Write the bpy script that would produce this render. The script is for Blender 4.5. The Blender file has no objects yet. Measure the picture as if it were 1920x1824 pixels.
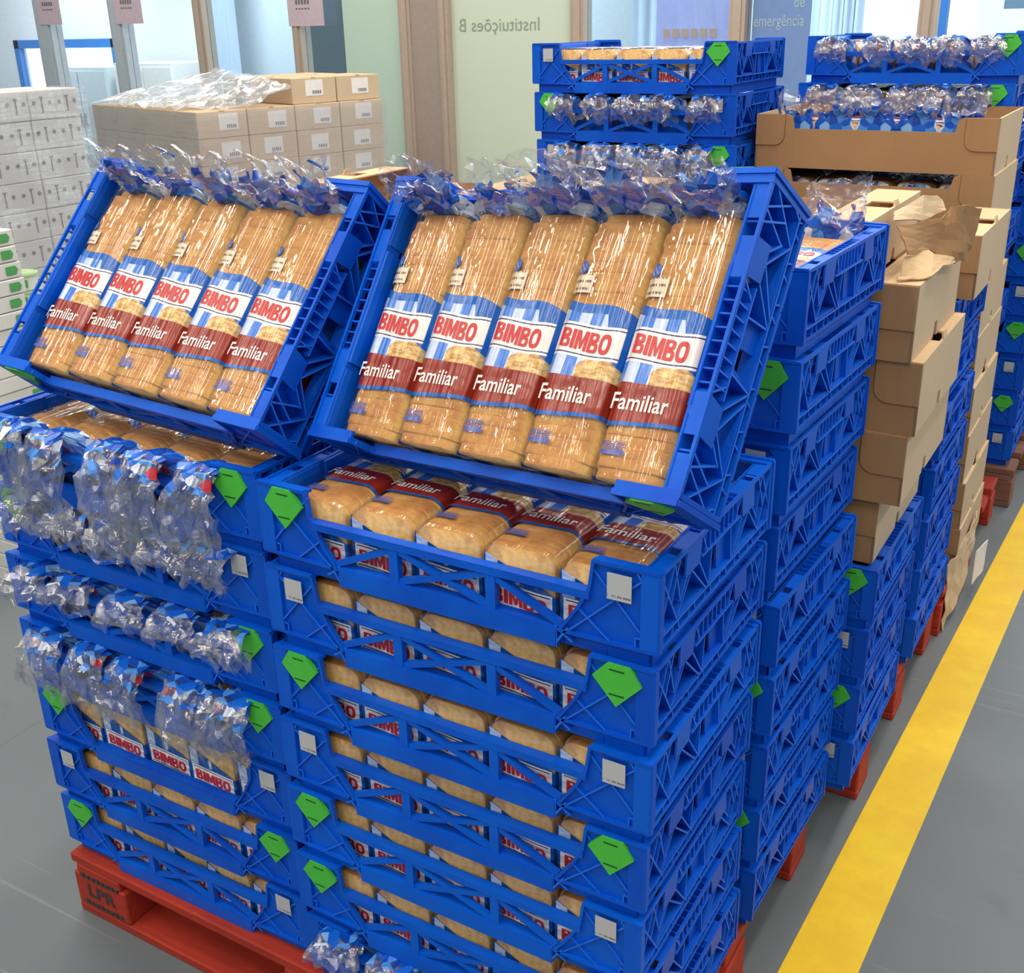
import bpy, bmesh, math, random
from mathutils import Vector, Matrix, noise
R = random.Random(7)
scene = bpy.context.scene
COL = scene.collection
PI = math.pi

# ------------------------------------------------------------------ camera, world, lights
def mat3(rows): return Matrix(rows)
cam_d = bpy.data.cameras.new('camera'); cam = bpy.data.objects.new('camera', cam_d); COL.objects.link(cam)
RC = ((0.86209, 0.506292, -0.02165), (0.178302, -0.343042, -0.922242), (-0.474351, 0.791196, -0.386006))
rx, ry, rz = RC
M = Matrix(((rx[0], -ry[0], -rz[0]), (rx[1], -ry[1], -rz[1]), (rx[2], -ry[2], -rz[2]))).to_4x4()
M.translation = (0.43093, -1.02583, 1.61838)
cam.matrix_world = M
cam_d.sensor_width = 36.0; cam_d.lens = 2076.27 / 1920 * 36.0
cam_d.clip_start = 0.05; cam_d.clip_end = 200
scene.camera = cam

scene.view_settings.view_transform = 'Standard'; scene.view_settings.look = 'None'
scene.view_settings.gamma = 1.0; scene.view_settings.use_curve_mapping = False
scene.view_settings.exposure = -0.28
scene.cycles.max_bounces = 8; scene.cycles.transparent_max_bounces = 14
scene.cycles.diffuse_bounces = 3; scene.cycles.glossy_bounces = 3; scene.cycles.transmission_bounces = 4
scene.cycles.caustics_reflective = False; scene.cycles.caustics_refractive = False
scene.cycles.sample_clamp_indirect = 4.0

world = bpy.data.worlds.new('daylight'); scene.world = world; world.use_nodes = True
bg = world.node_tree.nodes['Background']
bg.inputs[0].default_value = (0.86, 0.94, 1.0, 1); bg.inputs[1].default_value = 0.50

def area(name, loc, rot, sx, sy, power, col):
    d = bpy.data.lights.new(name, 'AREA'); d.shape = 'RECTANGLE'; d.size = sx; d.size_y = sy
    d.energy = power; d.color = col
    o = bpy.data.objects.new(name, d); o.location = loc; o.rotation_euler = rot; COL.objects.link(o); return o
WARM = (1.0, 0.90, 0.76)
for ix, x in enumerate((-3.6, -2.2, -0.8, 0.6, 2.0)):
    for y in (-3.4, -1.2, 1.0, 3.2):
        area('unseen_ceiling_lamp', (x, y, 3.6), (0, 0, 0), 0.14, 1.4, 24, WARM)
for x in (-7.4, -4.8, -2.2, 0.4):
    area('unseen_ceiling_lamp', (x, 4.6, 3.6), (0, 0, 0), 0.14, 1.4, 40, WARM)  # extra unseen row, added to brighten the frosted glass

# ------------------------------------------------------------------ node helpers
class E:
    """a socket with arithmetic; every operation adds one Math node"""
    def __init__(s, nt, sock): s.nt = nt; s.s = sock
    def _op(s, op, *a):
        n = s.nt.nodes.new('ShaderNodeMath'); n.operation = op
        for i, v in enumerate((s,) + a):
            if isinstance(v, E): s.nt.links.new(v.s, n.inputs[i])
            else: n.inputs[i].default_value = v
        return E(s.nt, n.outputs[0])
    def __add__(s, o): return s._op('ADD', o)
    __radd__ = __add__
    def __sub__(s, o): return s._op('SUBTRACT', o)
    def __rsub__(s, o): return (s * -1.0) + o
    def __mul__(s, o): return s._op('MULTIPLY', o)
    __rmul__ = __mul__
    def __lt__(s, o): return s._op('LESS_THAN', o)
    def __gt__(s, o): return s._op('GREATER_THAN', o)
    def abs(s): return s._op('ABSOLUTE')
    def sin(s): return s._op('SINE')
    def floor(s): return s._op('FLOOR')
    def fract(s): return s._op('FRACT')
    def max(s, o): return s._op('MAXIMUM', o)
    def min(s, o): return s._op('MINIMUM', o)
    def between(s, a, b): return (s > a) * (s < b)
    def smooth(s, a, b):
        n = s.nt.nodes.new('ShaderNodeMapRange'); n.interpolation_type = 'SMOOTHSTEP'
        s.nt.links.new(s.s, n.inputs[0]); n.inputs[1].default_value = a; n.inputs[2].default_value = b
        return E(s.nt, n.outputs[0])

class MT:
    def __init__(s, name):
        s.m = bpy.data.materials.new(name); s.m.use_nodes = True; s.nt = s.m.node_tree
        s.b = s.nt.nodes['Principled BSDF']; s.out = s.nt.nodes['Material Output']
        s._tc = None
    def node(s, t): return s.nt.nodes.new(t)
    def link(s, a, b): s.nt.links.new(a.s if isinstance(a, E) else a, b)
    def obj(s):
        if not s._tc: s._tc = s.node('ShaderNodeTexCoord')
        return s._tc.outputs['Object']
    def xyz(s, sock=None):
        n = s.node('ShaderNodeSeparateXYZ'); s.link(sock or s.obj(), n.inputs[0]); return [E(s.nt, o) for o in n.outputs]
    def mapped(s, scale, sock=None, loc=(0, 0, 0)):
        n = s.node('ShaderNodeMapping'); n.inputs['Scale'].default_value = scale; n.inputs['Location'].default_value = loc
        s.link(sock or s.obj(), n.inputs[0]); return n.outputs[0]
    def noise(s, scale, detail=3.0, vec=None, rough=0.55):
        n = s.node('ShaderNodeTexNoise'); n.inputs['Scale'].default_value = scale; n.inputs['Detail'].default_value = detail
        n.inputs['Roughness'].default_value = rough
        s.link(vec if vec is not None else s.obj(), n.inputs['Vector']); return E(s.nt, n.outputs['Fac'])
    def rnd(s):
        n = s.node('ShaderNodeObjectInfo'); return E(s.nt, n.outputs['Random'])
    def mix(s, f, a, b):
        n = s.node('ShaderNodeMix'); n.data_type = 'RGBA'
        for v, i in ((f, 0), (a, 6), (b, 7)):
            if isinstance(v, (E,)): s.link(v, n.inputs[i])
            elif hasattr(v, 'is_linked'): s.link(v, n.inputs[i])
            elif i == 0: n.inputs[0].default_value = v
            else: n.inputs[i].default_value = (*v, 1)
        return n.outputs[2]
    def ramp(s, f, stops, const=False):
        n = s.node('ShaderNodeValToRGB'); cr = n.color_ramp
        if const: cr.interpolation = 'CONSTANT'
        while len(cr.elements) < len(stops): cr.elements.new(0.5)
        for e, (p, c) in zip(cr.elements, stops): e.position = p; e.color = (*c, 1)
        s.link(f, n.inputs[0]); return n.outputs[0]
    def bump(s, h, strength=0.3, dist=0.01):
        n = s.node('ShaderNodeBump'); n.inputs['Strength'].default_value = strength; n.inputs['Distance'].default_value = dist
        s.link(h, n.inputs['Height']); return n.outputs[0]
    def set(s, color=None, rough=None, metal=None, normal=None, spec=None, **kw):
        for v, k in ((color, 'Base Color'), (rough, 'Roughness'), (metal, 'Metallic'), (normal, 'Normal'), (spec, 'Specular IOR Level')):
            if v is None: continue
            if isinstance(v, E) or hasattr(v, 'is_linked'): s.link(v, s.b.inputs[k])
            elif isinstance(v, tuple): s.b.inputs[k].default_value = (*v, 1)
            else: s.b.inputs[k].default_value = v
        for k, v in kw.items(): s.b.inputs[k.replace('_', ' ')].default_value = v
        return s.m

def srgb(r, g, b):
    f = lambda c: c / 12.92 if c <= 0.04045 else ((c + 0.055) / 1.055) ** 2.4
    return tuple(f(c / 255.0) for c in (r, g, b))

def plain(name, rgb, rough=0.5, **kw):
    t = MT(name); n = t.noise(30, 4)
    c = t.mix(n, tuple(v * 0.88 for v in rgb), tuple(min(1, v * 1.1) for v in rgb))
    return t.set(color=c, rough=rough, **kw)

# --- crate plastic
t = MT('blue_plastic')
nz = t.noise(9, 4); fine = t.noise(160, 3)
dirt = t.noise(35, 5, rough=0.7)
base = t.mix(t.rnd(), srgb(0, 73, 194), srgb(0, 92, 212))
base = t.mix(nz.smooth(0.35, 0.75), base, srgb(0, 96, 216))
base = t.mix(dirt.smooth(0.68, 0.82) * 0.2, base, srgb(110, 150, 220))
M_BLUE = t.set(color=base, rough=(fine * 0.2 + 0.34), spec=0.24, normal=t.bump(fine, 0.08, 0.002))
M_BLUEEDGE = plain('worn_blue_edges', srgb(22, 106, 230), 0.5)
M_GREEN = plain('green_tab_plastic', srgb(72, 190, 62), 0.45)
M_SLOT = plain('dark_slot', srgb(18, 70, 24), 0.6)
t = MT('white_label_paper'); x, y, z = t.xyz()
lines = ((z * 900.0).sin() > 0.2) * t.noise(500, 2, vec=t.mapped((1, 1, 0.05))).smooth(0.45, 0.5) * (z < -0.0095) * (z > -0.0135)
M_STICK = t.set(color=t.mix(lines, srgb(186, 188, 192), srgb(120, 120, 130)), rough=0.55)
M_FADED = plain('scuffed_plastic', srgb(96, 128, 214), 0.55)

# --- bread
t = MT('bread_crust'); x, y, z = t.xyz()
n1 = t.noise(28, 6, rough=0.65); n2 = t.noise(120, 3)
topc = t.ramp(n1, [(0.28, srgb(180, 114, 52)), (0.5, srgb(210, 148, 76)), (0.72, srgb(230, 178, 104))])
sidec = t.ramp(n2, [(0.3, srgb(222, 170, 92)), (0.7, srgb(244, 208, 138))])
nn = t.node('ShaderNodeSeparateXYZ'); t.link(t._tc.outputs['Normal'], nn.inputs[0])
col = t.mix((E(t.nt, nn.outputs[2]) + n1 * 0.25).smooth(0.55, 1.0), sidec, topc)
sl = (y * (25 / 0.334)).fract(); cutl = ((sl < 0.07) + (sl > 0.95)).min(1.0) * t.noise(40, 2, vec=t.mapped((0.5, 2.2, 0.5))).smooth(0.50, 0.60)
col = t.mix(cutl * 0.38, col, srgb(140, 84, 36))
seam = t.noise(60, 3, vec=t.mapped((0.4, 6, 0.4)))
col = t.mix(seam.smooth(0.6, 0.75) * 0.25, col, srgb(160, 96, 44))
M_BREAD = t.set(color=col, rough=0.8, normal=t.bump(n2, 0.25, 0.004))

# --- clear film
def film_shader(t, wr_scale=(60, 5, 60), det=4, d2=22, w2f=0.6, amount=0.10, rough=0.10, bump=0.6, haze=0.03, edge=0.35):
    nt = t.nt
    w1 = t.noise(1.0, det, vec=t.mapped(wr_scale)); w2 = t.noise(d2, 2)
    nrm = t.bump(w1 * 0.8 + w2 * w2f, bump, 0.012)
    tr = t.node('ShaderNodeBsdfTransparent')
    gl = t.node('ShaderNodeBsdfGlossy'); gl.inputs['Roughness'].default_value = rough; t.link(nrm, gl.inputs['Normal'])
    df = t.node('ShaderNodeBsdfDiffuse'); df.inputs[0].default_value = (0.85, 0.88, 0.95, 1)
    lw = t.node('ShaderNodeLayerWeight'); lw.inputs[0].default_value = 0.35
    t.link(nrm, lw.inputs['Normal'])
    fac = E(nt, lw.outputs['Facing']) * edge + amount
    m1 = t.node('ShaderNodeMixShader'); m1.inputs[0].default_value = haze
    t.link(tr.outputs[0], m1.inputs[1]); t.link(df.outputs[0], m1.inputs[2])
    m2 = t.node('ShaderNodeMixShader'); t.link(fac, m2.inputs[0])
    t.link(m1.outputs[0], m2.inputs[1]); t.link(gl.outputs[0], m2.inputs[2])
    return m2.outputs[0], nrm

def wrapper_material(name, end_print):
    t = MT(name); x, y, z = t.xyz()
    film, nrm = film_shader(t, wr_scale=(62, 1.8, 62), det=1, d2=26, w2f=0.28, amount=0.06, rough=0.028, bump=0.8, haze=0.006, edge=0.2)
    xs = x.max(-0.056).min(0.056)
    wob = t.noise(18, 2) * 0.006
    lo = (xs * 16.0).sin() * 0.004 + 0.070          # lower edge of red band
    hi = (xs * 14.0 + 0.6).sin() * -0.003 + 0.117
    bl_top = 0.209 - xs * 0.24 + (xs * 45.0).sin() * 0.006
    body = (y > 0.004)
    blue_m = (y > lo - 0.005) * (y < bl_top) * body
    band = (y > lo) * (y < hi) * body
    # pale and blue stripes fanning along the bag, plain deep blue beside and above
    up = (y - xs * 0.25) > 0.172
    ck = ((xs * 29.0 - (y - 0.15) * 1.6 + up * 0.5 + 4.12).fract() < 0.5)
    left = (xs < (y - 0.118) * -0.30 + 0.044)
    inner = left * (y < bl_top - 0.012) * (y > hi)
    pale = ck * inner
    deep = t.mix(t.noise(14, 2), srgb(14, 84, 172), srgb(30, 108, 196))
    c = t.mix(inner, deep, srgb(62, 122, 212)); c = t.mix(pale, c, srgb(196, 210, 236))
    # slices of bread printed above the red band
    wv = t.noise(90, 3, vec=t.mapped((1, 2.5, 1)))
    q = ((xs - 0.024) * 1.0); mound = 0.126 + 0.016 * (1.0 - (q * 30.0) * (q * 30.0))
    wheat = (y > hi - 0.002) * (y < mound) * (xs > -0.004)
    c = t.mix(wheat, c, t.ramp(wv, [(0.35, srgb(176, 122, 58)), (0.6, srgb(232, 196, 128))]))
    c = t.mix(band, c, t.mix(t.noise(25, 2), srgb(128, 34, 22), srgb(158, 50, 30)))
    wv2 = ((xs + 0.01) * 42.0).sin() * -0.0035 + xs * 0.03
    bc = y - wv2
    flag = (xs > -0.049) * (xs < 0.048)
    c = t.mix(flag * bc.between(0.1405, 0.1835), c, srgb(238, 230, 226))
    c = t.mix(flag * (bc.between(0.1435, 0.1453) + bc.between(0.1787, 0.1805)), c, srgb(52, 52, 110))
    flagm = flag * bc.between(0.1405, 0.1835) * body
    # small printed notes on the clear part
    lx = x + 0.033; ly = y - 0.236
    note = (lx.abs() < 0.0165) * (ly.abs() < 0.0125) * (z > 0.09)
    txt = note * (((ly * 640.0).sin()) > 0.45) * t.noise(700, 1, vec=t.mapped((1, 0.1, 1))).smooth(0.42, 0.5) * (lx.abs() < 0.013)
    sx = x + 0.041; sy = y - 0.2575; sr = sx * sx + sy * sy
    seal = (sr < 0.000085) * (z > 0.08)
    seal_in = (sr < 0.00004) * ((sx * 900.0 + sy * 700.0).sin() > 0.3)
    dx = x + 0.026; dy = y - 0.036
    code = (dx.abs() < 0.017) * (dy.abs() < 0.008) * (z > 0.09) * ((t.noise(420, 2, vec=t.mapped((1, 1.6, 1))) > 0.5) + (dy < -0.003)).min(1.0)
    c = t.mix(note, c, srgb(226, 206, 178)); c = t.mix(txt, c, srgb(110, 90, 84))
    c = t.mix(seal, c, srgb(72, 106, 196)); c = t.mix(seal_in, c, srgb(150, 170, 220))
    c = t.mix(code, c, srgb(84, 98, 172))
    mask = (blue_m + flagm + note + seal + code).min(1.0)
    if end_print:
        end = (y < 0.004)
        eb = z < (x * -0.42 + 0.068)
        e_ck = ((x * 24.0 + 0.15).fract() < 0.42) * (x < 0.0) * (z > 0.052)
        ec = t.mix(e_ck, srgb(14, 84, 168), srgb(186, 206, 236))
        zb = z + (x * 40.0).sin() * 0.002
        eflag = (x.abs() < 0.046) * zb.between(0.014, 0.049)
        ec = t.mix(eflag, ec, srgb(238, 236, 238))
        ec = t.mix((x.abs() < 0.043) * (zb.between(0.0165, 0.0182) + zb.between(0.0448, 0.0465)), ec, srgb(52, 52, 110))
        ec = t.mix((z < 0.011), ec, srgb(120, 32, 34))
        c = t.mix(end, c, ec)
        mask = (mask + end * eb).min(1.0)
    pr = t.node('ShaderNodeBsdfPrincipled'); t.link(c, pr.inputs['Base Color']); pr.inputs['Roughness'].default_value = 0.22
    t.link(nrm, pr.inputs['Normal']); pr.inputs['Specular IOR Level'].default_value = 0.6
    ms = t.node('ShaderNodeMixShader'); t.link(mask, ms.inputs[0]); t.link(film, ms.inputs[1]); t.link(pr.outputs[0], ms.inputs[2])
    t.link(ms.outputs[0], t.out.inputs['Surface']); t.nt.nodes.remove(t.b)
    return t.m
M_WRAP = wrapper_material('printed_bread_bag', True)
M_RED = plain('red_print', srgb(200, 30, 34), 0.3)
M_WHITEINK = plain('white_print', srgb(240, 232, 226), 0.3)

t = MT('crumpled_bag_tail')
film, nrm = film_shader(t, (45, 45, 45), amount=0.13, rough=0.085, bump=0.4, haze=0.03, edge=0.35)
at = t.node('ShaderNodeAttribute'); at.attribute_name = 'along'; s_ = E(t.nt, at.outputs['Fac'])
vo = t.node('ShaderNodeTexVoronoi'); vo.inputs['Scale'].default_value = 46; t.link(t.obj(), vo.inputs['Vector'])
sp = t.node('ShaderNodeSeparateColor'); t.link(vo.outputs['Color'], sp.inputs[0]); v1 = E(t.nt, sp.outputs[0]); v2 = E(t.nt, sp.outputs[1])
c = t.ramp(v1, [(0.0, srgb(4, 88, 204)), (0.30, srgb(10, 106, 222)), (0.46, srgb(84, 154, 236)), (0.64, srgb(140, 188, 244)), (0.74, srgb(226, 234, 250)), (0.88, srgb(4, 76, 186)), (0.975, srgb(206, 48, 56))], True)
msk = ((s_ + v2 * 0.30) < 0.74) * 0.9
pr = t.node('ShaderNodeBsdfPrincipled'); t.link(c, pr.inputs['Base Color']); pr.inputs['Roughness'].default_value = 0.2
ms = t.node('ShaderNodeMixShader'); t.link(msk, ms.inputs[0]); t.link(film, ms.inputs[1]); t.link(pr.outputs[0], ms.inputs[2])
t.link(ms.outputs[0], t.out.inputs['Surface']); t.nt.nodes.remove(t.b)
M_TAIL = t.m

def film_mat(name, **kw):
    t = MT(name); f, n = film_shader(t, **kw); t.link(f, t.out.inputs['Surface']); t.nt.nodes.remove(t.b); return t.m
M_STRETCH = film_mat('stretch_film', wr_scale=(3, 3, 40), amount=0.10, rough=0.22, bump=0.5, haze=0.16)

# --- cardboard
def cardboard(name, a, b):
    t = MT(name); n = t.noise(5, 4); g = t.noise(1.0, 3, vec=t.mapped((220, 220, 6)))
    c = t.mix(n, a, b); c = t.mix(g.smooth(0.5, 0.8) * 0.25, c, tuple(v * 0.8 for v in a))
    return t.set(color=c, rough=0.82, normal=t.bump(g, 0.08, 0.002))
M_CARD = cardboard('corrugated_cardboard', srgb(154, 116, 78), srgb(172, 134, 94))  # darker brown, with the shade on the tray fronts in the colour
M_CARD2 = cardboard('lit_pale_cardboard', srgb(200, 174, 142), srgb(214, 190, 158))  # pale board; on tray sides the aisle light is put into this colour
M_CARDW = cardboard('white_cardboard', srgb(206, 206, 200), srgb(222, 222, 218))
M_EDGE = cardboard('cardboard_edge', srgb(206, 172, 130), srgb(222, 192, 150))
M_INK = plain('dark_ink', srgb(60, 56, 56), 0.7)
M_CREASE = plain('cut_crease', srgb(112, 80, 50), 0.9)
M_DARKHOLE = plain('hole_shadow_lining', srgb(52, 38, 26), 0.95)
M_LOGO = plain('green_logo_ink', srgb(78, 160, 86), 0.6)
M_GREYINK = plain('grey_ink', srgb(112, 110, 108), 0.7)
M_PAPER = plain('paper', srgb(236, 230, 226), 0.7)
M_PINK = plain('pinkish_notice_paper', srgb(206, 186, 196), 0.7)

# --- pallet wood
t = MT('red_painted_wood'); n = t.noise(7, 5); g = t.noise(1.0, 4, vec=t.mapped((6, 70, 70)))
c = t.mix(n, srgb(146, 36, 20), srgb(190, 54, 28)); c = t.mix(g.smooth(0.5, 0.75) * 0.5, c, srgb(116, 34, 22))
c = t.mix(t.noise(16, 5, rough=0.75).smooth(0.68, 0.76) * 0.7, c, srgb(196, 156, 116))
M_REDWOOD = t.set(color=c, rough=0.75, normal=t.bump(g, 0.3, 0.004))
t = MT('bare_pallet_wood'); g = t.noise(1.0, 4, vec=t.mapped((6, 60, 60)))
M_WOOD = t.set(color=t.mix(g, srgb(104, 70, 56), srgb(140, 100, 84)), rough=0.85, normal=t.bump(g, 0.3, 0.004))

# --- floor
t = MT('grey_painted_floor'); x, y, z = t.xyz()
n = t.noise(0.8, 4); d = t.noise(3.5, 6, rough=0.7)
c = t.mix(n.smooth(0.3, 0.7), srgb(104, 112, 117), srgb(113, 121, 126))
c = t.mix(d.smooth(0.58, 0.8) * 0.5, c, srgb(84, 89, 92))
scr = t.noise(1.0, 2, vec=t.mapped((1.2, 55, 1), loc=(3, 1, 0)))
c = t.mix(scr.smooth(0.655, 0.70) * 0.4, c, srgb(146, 150, 150))
scr2 = t.noise(1.0, 2, vec=t.mapped((40, 1.0, 1), loc=(7, 2, 0)))
c = t.mix(scr2.smooth(0.68, 0.73) * 0.3, c, srgb(84, 88, 90))
M_FLOOR = t.set(color=c, rough=(d * 0.25 + 0.30), spec=0.35, normal=t.bump(d, 0.05, 0.01))
t = MT('yellow_floor_paint'); n = t.noise(6, 5, rough=0.7)
c = t.mix(n.smooth(0.35, 0.7), srgb(242, 196, 6), srgb(252, 214, 14)); c = t.mix(t.noise(22, 5, rough=0.8).smooth(0.68, 0.76) * 0.6, c, srgb(176, 138, 40))
M_YELLOW = t.set(color=c, rough=0.5)

# ------------------------------------------------------------------ object helpers
def new_obj(name, data, parent=None):
    o = bpy.data.objects.new(name, data); COL.objects.link(o)
    if parent is not None: o.parent = parent
    return o
def tag(o, label=None, cat=None, group=None, kind=None):
    if label: o['label'] = label
    if cat: o['category'] = cat
    if group: o['group'] = group
    if kind: o['kind'] = kind
    return o
def thing(name, label, cat, loc=(0, 0, 0), rz=0.0, group=None):
    o = new_obj(name, None); o.empty_display_size = 0.05; o.location = loc; o.rotation_euler = (0, 0, rz)
    return tag(o, label, cat, group)

class B:
    """collects shapes in one bmesh"""
    def __init__(s): s.bm = bmesh.new(); s.mats = []; s.cur = 0
    def mat(s, m):
        if m not in s.mats: s.mats.append(m)
        s.cur = s.mats.index(m); return s
    def face(s, vs):
        try: f = s.bm.faces.new(vs); f.material_index = s.cur; return f
        except ValueError: return None
    def hexa(s, p):   # 8 points: bottom loop 0-3, top loop 4-7
        v = [s.bm.verts.new(q) for q in p]
        for a in ((3, 2, 1, 0), (4, 5, 6, 7), (0, 1, 5, 4), (1, 2, 6, 5), (2, 3, 7, 6), (3, 0, 4, 7)): s.face([v[i] for i in a])
        return s
    def box(s, x0, y0, z0, x1, y1, z1):
        return s.hexa([(x0, y0, z0), (x1, y0, z0), (x1, y1, z0), (x0, y1, z0), (x0, y0, z1), (x1, y0, z1), (x1, y1, z1), (x0, y1, z1)])
    def prism(s, pts, a, b, f, cap=False):
        """polygon pts in 2-D, extruded from a to b; f(u, v, w) -> xyz"""
        v0 = [s.bm.verts.new(f(u, v, a)) for u, v in pts]; v1 = [s.bm.verts.new(f(u, v, b)) for u, v in pts]
        n = len(pts); c = s.face(v0[::-1]); s.face(v1)
        if cap and c: c.material_index = 1
        for i in range(n): s.face([v0[i], v0[(i + 1) % n], v1[(i + 1) % n], v1[i]])
        return s
    def bar(s, p0, p1, w, a, b, f):
        s.n = getattr(s, 'n', 0) + 1; a += (s.n % 9) * 0.00016
        dx, dy = p1[0] - p0[0], p1[1] - p0[1]; l = math.hypot(dx, dy); nx, ny = -dy / l * w / 2, dx / l * w / 2
        return s.prism([(p0[0] + nx, p0[1] + ny), (p0[0] - nx, p0[1] - ny), (p1[0] - nx, p1[1] - ny), (p1[0] + nx, p1[1] + ny)], a, b, f, cap=w < 0.0035)
    def tube(s, pts, r, seg=8):
        rings = []
        for i, p in enumerate(pts):
            p = Vector(p); q = Vector(pts[min(i + 1, len(pts) - 1)]) - Vector(pts[max(i - 1, 0)])
            q.normalize(); a = q.cross(Vector((0.3, 0.2, 0.9))).normalized(); b = q.cross(a)
            rings.append([s.bm.verts.new(p + (a * math.cos(2 * PI * k / seg) + b * math.sin(2 * PI * k / seg)) * r) for k in range(seg)])
        for i in range(len(rings) - 1):
            for k in range(seg): s.face([rings[i][k], rings[i][(k + 1) % seg], rings[i + 1][(k + 1) % seg], rings[i + 1][k]])
        s.face(rings[0][::-1]); s.face(rings[-1]); return s
    def cyl(s, c, r, z0, z1, seg=20, r1=None):
        r1 = r if r1 is None else r1
        a = [s.bm.verts.new((c[0] + r * math.cos(2 * PI * k / seg), c[1] + r * math.sin(2 * PI * k / seg), z0)) for k in range(seg)]
        b = [s.bm.verts.new((c[0] + r1 * math.cos(2 * PI * k / seg), c[1] + r1 * math.sin(2 * PI * k / seg), z1)) for k in range(seg)]
        s.face(a[::-1]); s.face(b)
        for k in range(seg): s.face([a[k], a[(k + 1) % seg], b[(k + 1) % seg], b[k]])
        return s
    def mesh(s, name, mat=None, smooth=False, bevel=0.0, seg=1):
        if bevel:
            bmesh.ops.bevel(s.bm, geom=list(s.bm.edges), offset=bevel, segments=seg, affect='EDGES', clamp_overlap=True, profile=0.5)
        bmesh.ops.recalc_face_normals(s.bm, faces=list(s.bm.faces))
        me = bpy.data.meshes.new(name); s.bm.to_mesh(me); s.bm.free()
        for m in (mat if isinstance(mat, tuple) else [mat] if mat else s.mats): me.materials.append(m)
        if smooth:
            for p in me.polygons: p.use_smooth = True
        return me
    def obj(s, name, mat=None, parent=None, **kw): return new_obj(name, s.mesh(name, mat, **kw), parent)

def copy_tree(o):
    c = o.copy(); COL.objects.link(c)
    for ch in o.children:
        d = ch.copy(); COL.objects.link(d); d.parent = c
        for g in ch.children:
            e = g.copy(); COL.objects.link(e); e.parent = d
    return c

def text_mesh(body, size, offset=0.0, shear=0.0, sx=1.0, align='CENTER'):
    cu = bpy.data.curves.new('text', 'FONT'); cu.body = body; cu.size = size; cu.offset = offset; cu.shear = shear
    cu.align_x = align; cu.align_y = 'CENTER'; cu.resolution_u = 3
    ob = bpy.data.objects.new('text', cu); COL.objects.link(ob)
    dg = bpy.context.evaluated_depsgraph_get(); me = bpy.data.meshes.new_from_object(ob.evaluated_get(dg))
    bpy.data.objects.remove(ob); bpy.data.curves.remove(cu)
    xs = [v.co.x for v in me.vertices]; ys = [v.co.y for v in me.vertices]
    cx, cy = (min(xs) + max(xs)) / 2, (min(ys) + max(ys)) / 2
    for v in me.vertices: v.co.x = (v.co.x - (cx if align == 'CENTER' else 0)) * sx; v.co.y -= cy
    me.materials.clear(); return me

def text_obj(name, body, size, mat, matrix, parent=None, **kw):
    me = text_mesh(body, size, **kw); me.materials.append(mat); o = new_obj(name, me, parent); o.matrix_local = matrix; return o

# ------------------------------------------------------------------ the crate
CW, CD, PITCH, TOP = 0.600, 0.400, 0.129, 0.129
PZ0 = 0.026
def front_mesh(lattice=True, back=False):
    b = B(); f = lambda u, v, w: (u, w, v)
    for side in (0, 1):
        m = (lambda p: p) if side == 0 else (lambda p: (CW - p[0], p[1]))
        out = [(0.0, TOP), (0.084, TOP), (0.089, 0.092), (0.104, 0.062), (0.126, PZ0 + 0.004), (0.130, PZ0 - 0.002), (0.0, PZ0)]
        out = [m(p) for p in out]
        b.prism(out if side else out[::-1], 0.0062, 0.0097, f)
        for i in range(len(out)):
            b.bar(out[i], out[(i + 1) % len(out)], 0.0042, 0.0, 0.0075, f)
        b.bar(m((0.014, PZ0)), m((0.014, TOP)), 0.0022, 0.002, 0.007, f)
        for p, q in (((0.014, 0.036), (0.088, 0.120)), ((0.018, 0.120), (0.118, PZ0)), ((0.062, PZ0), (0.106, 0.062)), ((0.014, 0.100), (0.030, 0.126))):
            b.bar(m(p), m(q), 0.0024, 0.002, 0.007, f)
        b.bar(m((0.014, 0.040)), m((0.030, 0.040)), 0.002, 0.002, 0.007, f); b.bar(m((0.030, PZ0)), m((0.030, 0.040)), 0.002, 0.002, 0.007, f)
        # ends of the bottom beam
        b.bar(m((0.118, 0.030)), m((0.134, 0.006)), 0.003, 0.0, 0.010, f); b.bar(m((0.134, 0.026)), m((0.112, 0.012)), 0.003, 0.001, 0.010, f)
        b.bar(m((0.134, 0.0)), m((0.134, 0.030)), 0.003, 0.0, 0.012, f)
        # return lip on the inside
        x0, x1 = sorted((m((0.0, 0))[0], m((0.084, 0))[0])); b.box(x0, 0.0016, TOP - 0.005, x1, 0.018, TOP - 0.0003)
        x0, x1 = sorted((m((0.0, 0))[0], m((0.026, 0))[0])); b.box(x0, 0.009, PZ0 + 0.001, x1, 0.016, TOP - 0.004)
    # bottom beam
    b.box(0.134, -0.0004, 0.0003, CW - 0.134, 0.012, 0.0265); b.box(0.1345, 0.0006, 0.024, CW - 0.1345, 0.016, 0.0285)
    if lattice:
        zr = 0.0815
        b.box(0.089, 0.0, zr - 0.0055, CW - 0.089, 0.015, zr + 0.0055)
        for x in (0.226, CW - 0.226): b.box(x - 0.007, 0.001, 0.026, x + 0.007, 0.012, zr - 0.005)
        bars = [((0.128, 0.031), (0.222, 0.073)), ((0.232, 0.075), (0.368, 0.030)), ((0.232, 0.030), (0.368, 0.075)), ((0.378, 0.073), (0.472, 0.031))]
        for p, q in bars: b.bar(p, q, 0.0085, 0.002, 0.010, f)
    if back:
        for v in b.bm.verts: v.co.y = CD - v.co.y; v.co.x = CW - v.co.x
    return b.mesh('front_panel', (M_BLUE, M_BLUEEDGE))

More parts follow.
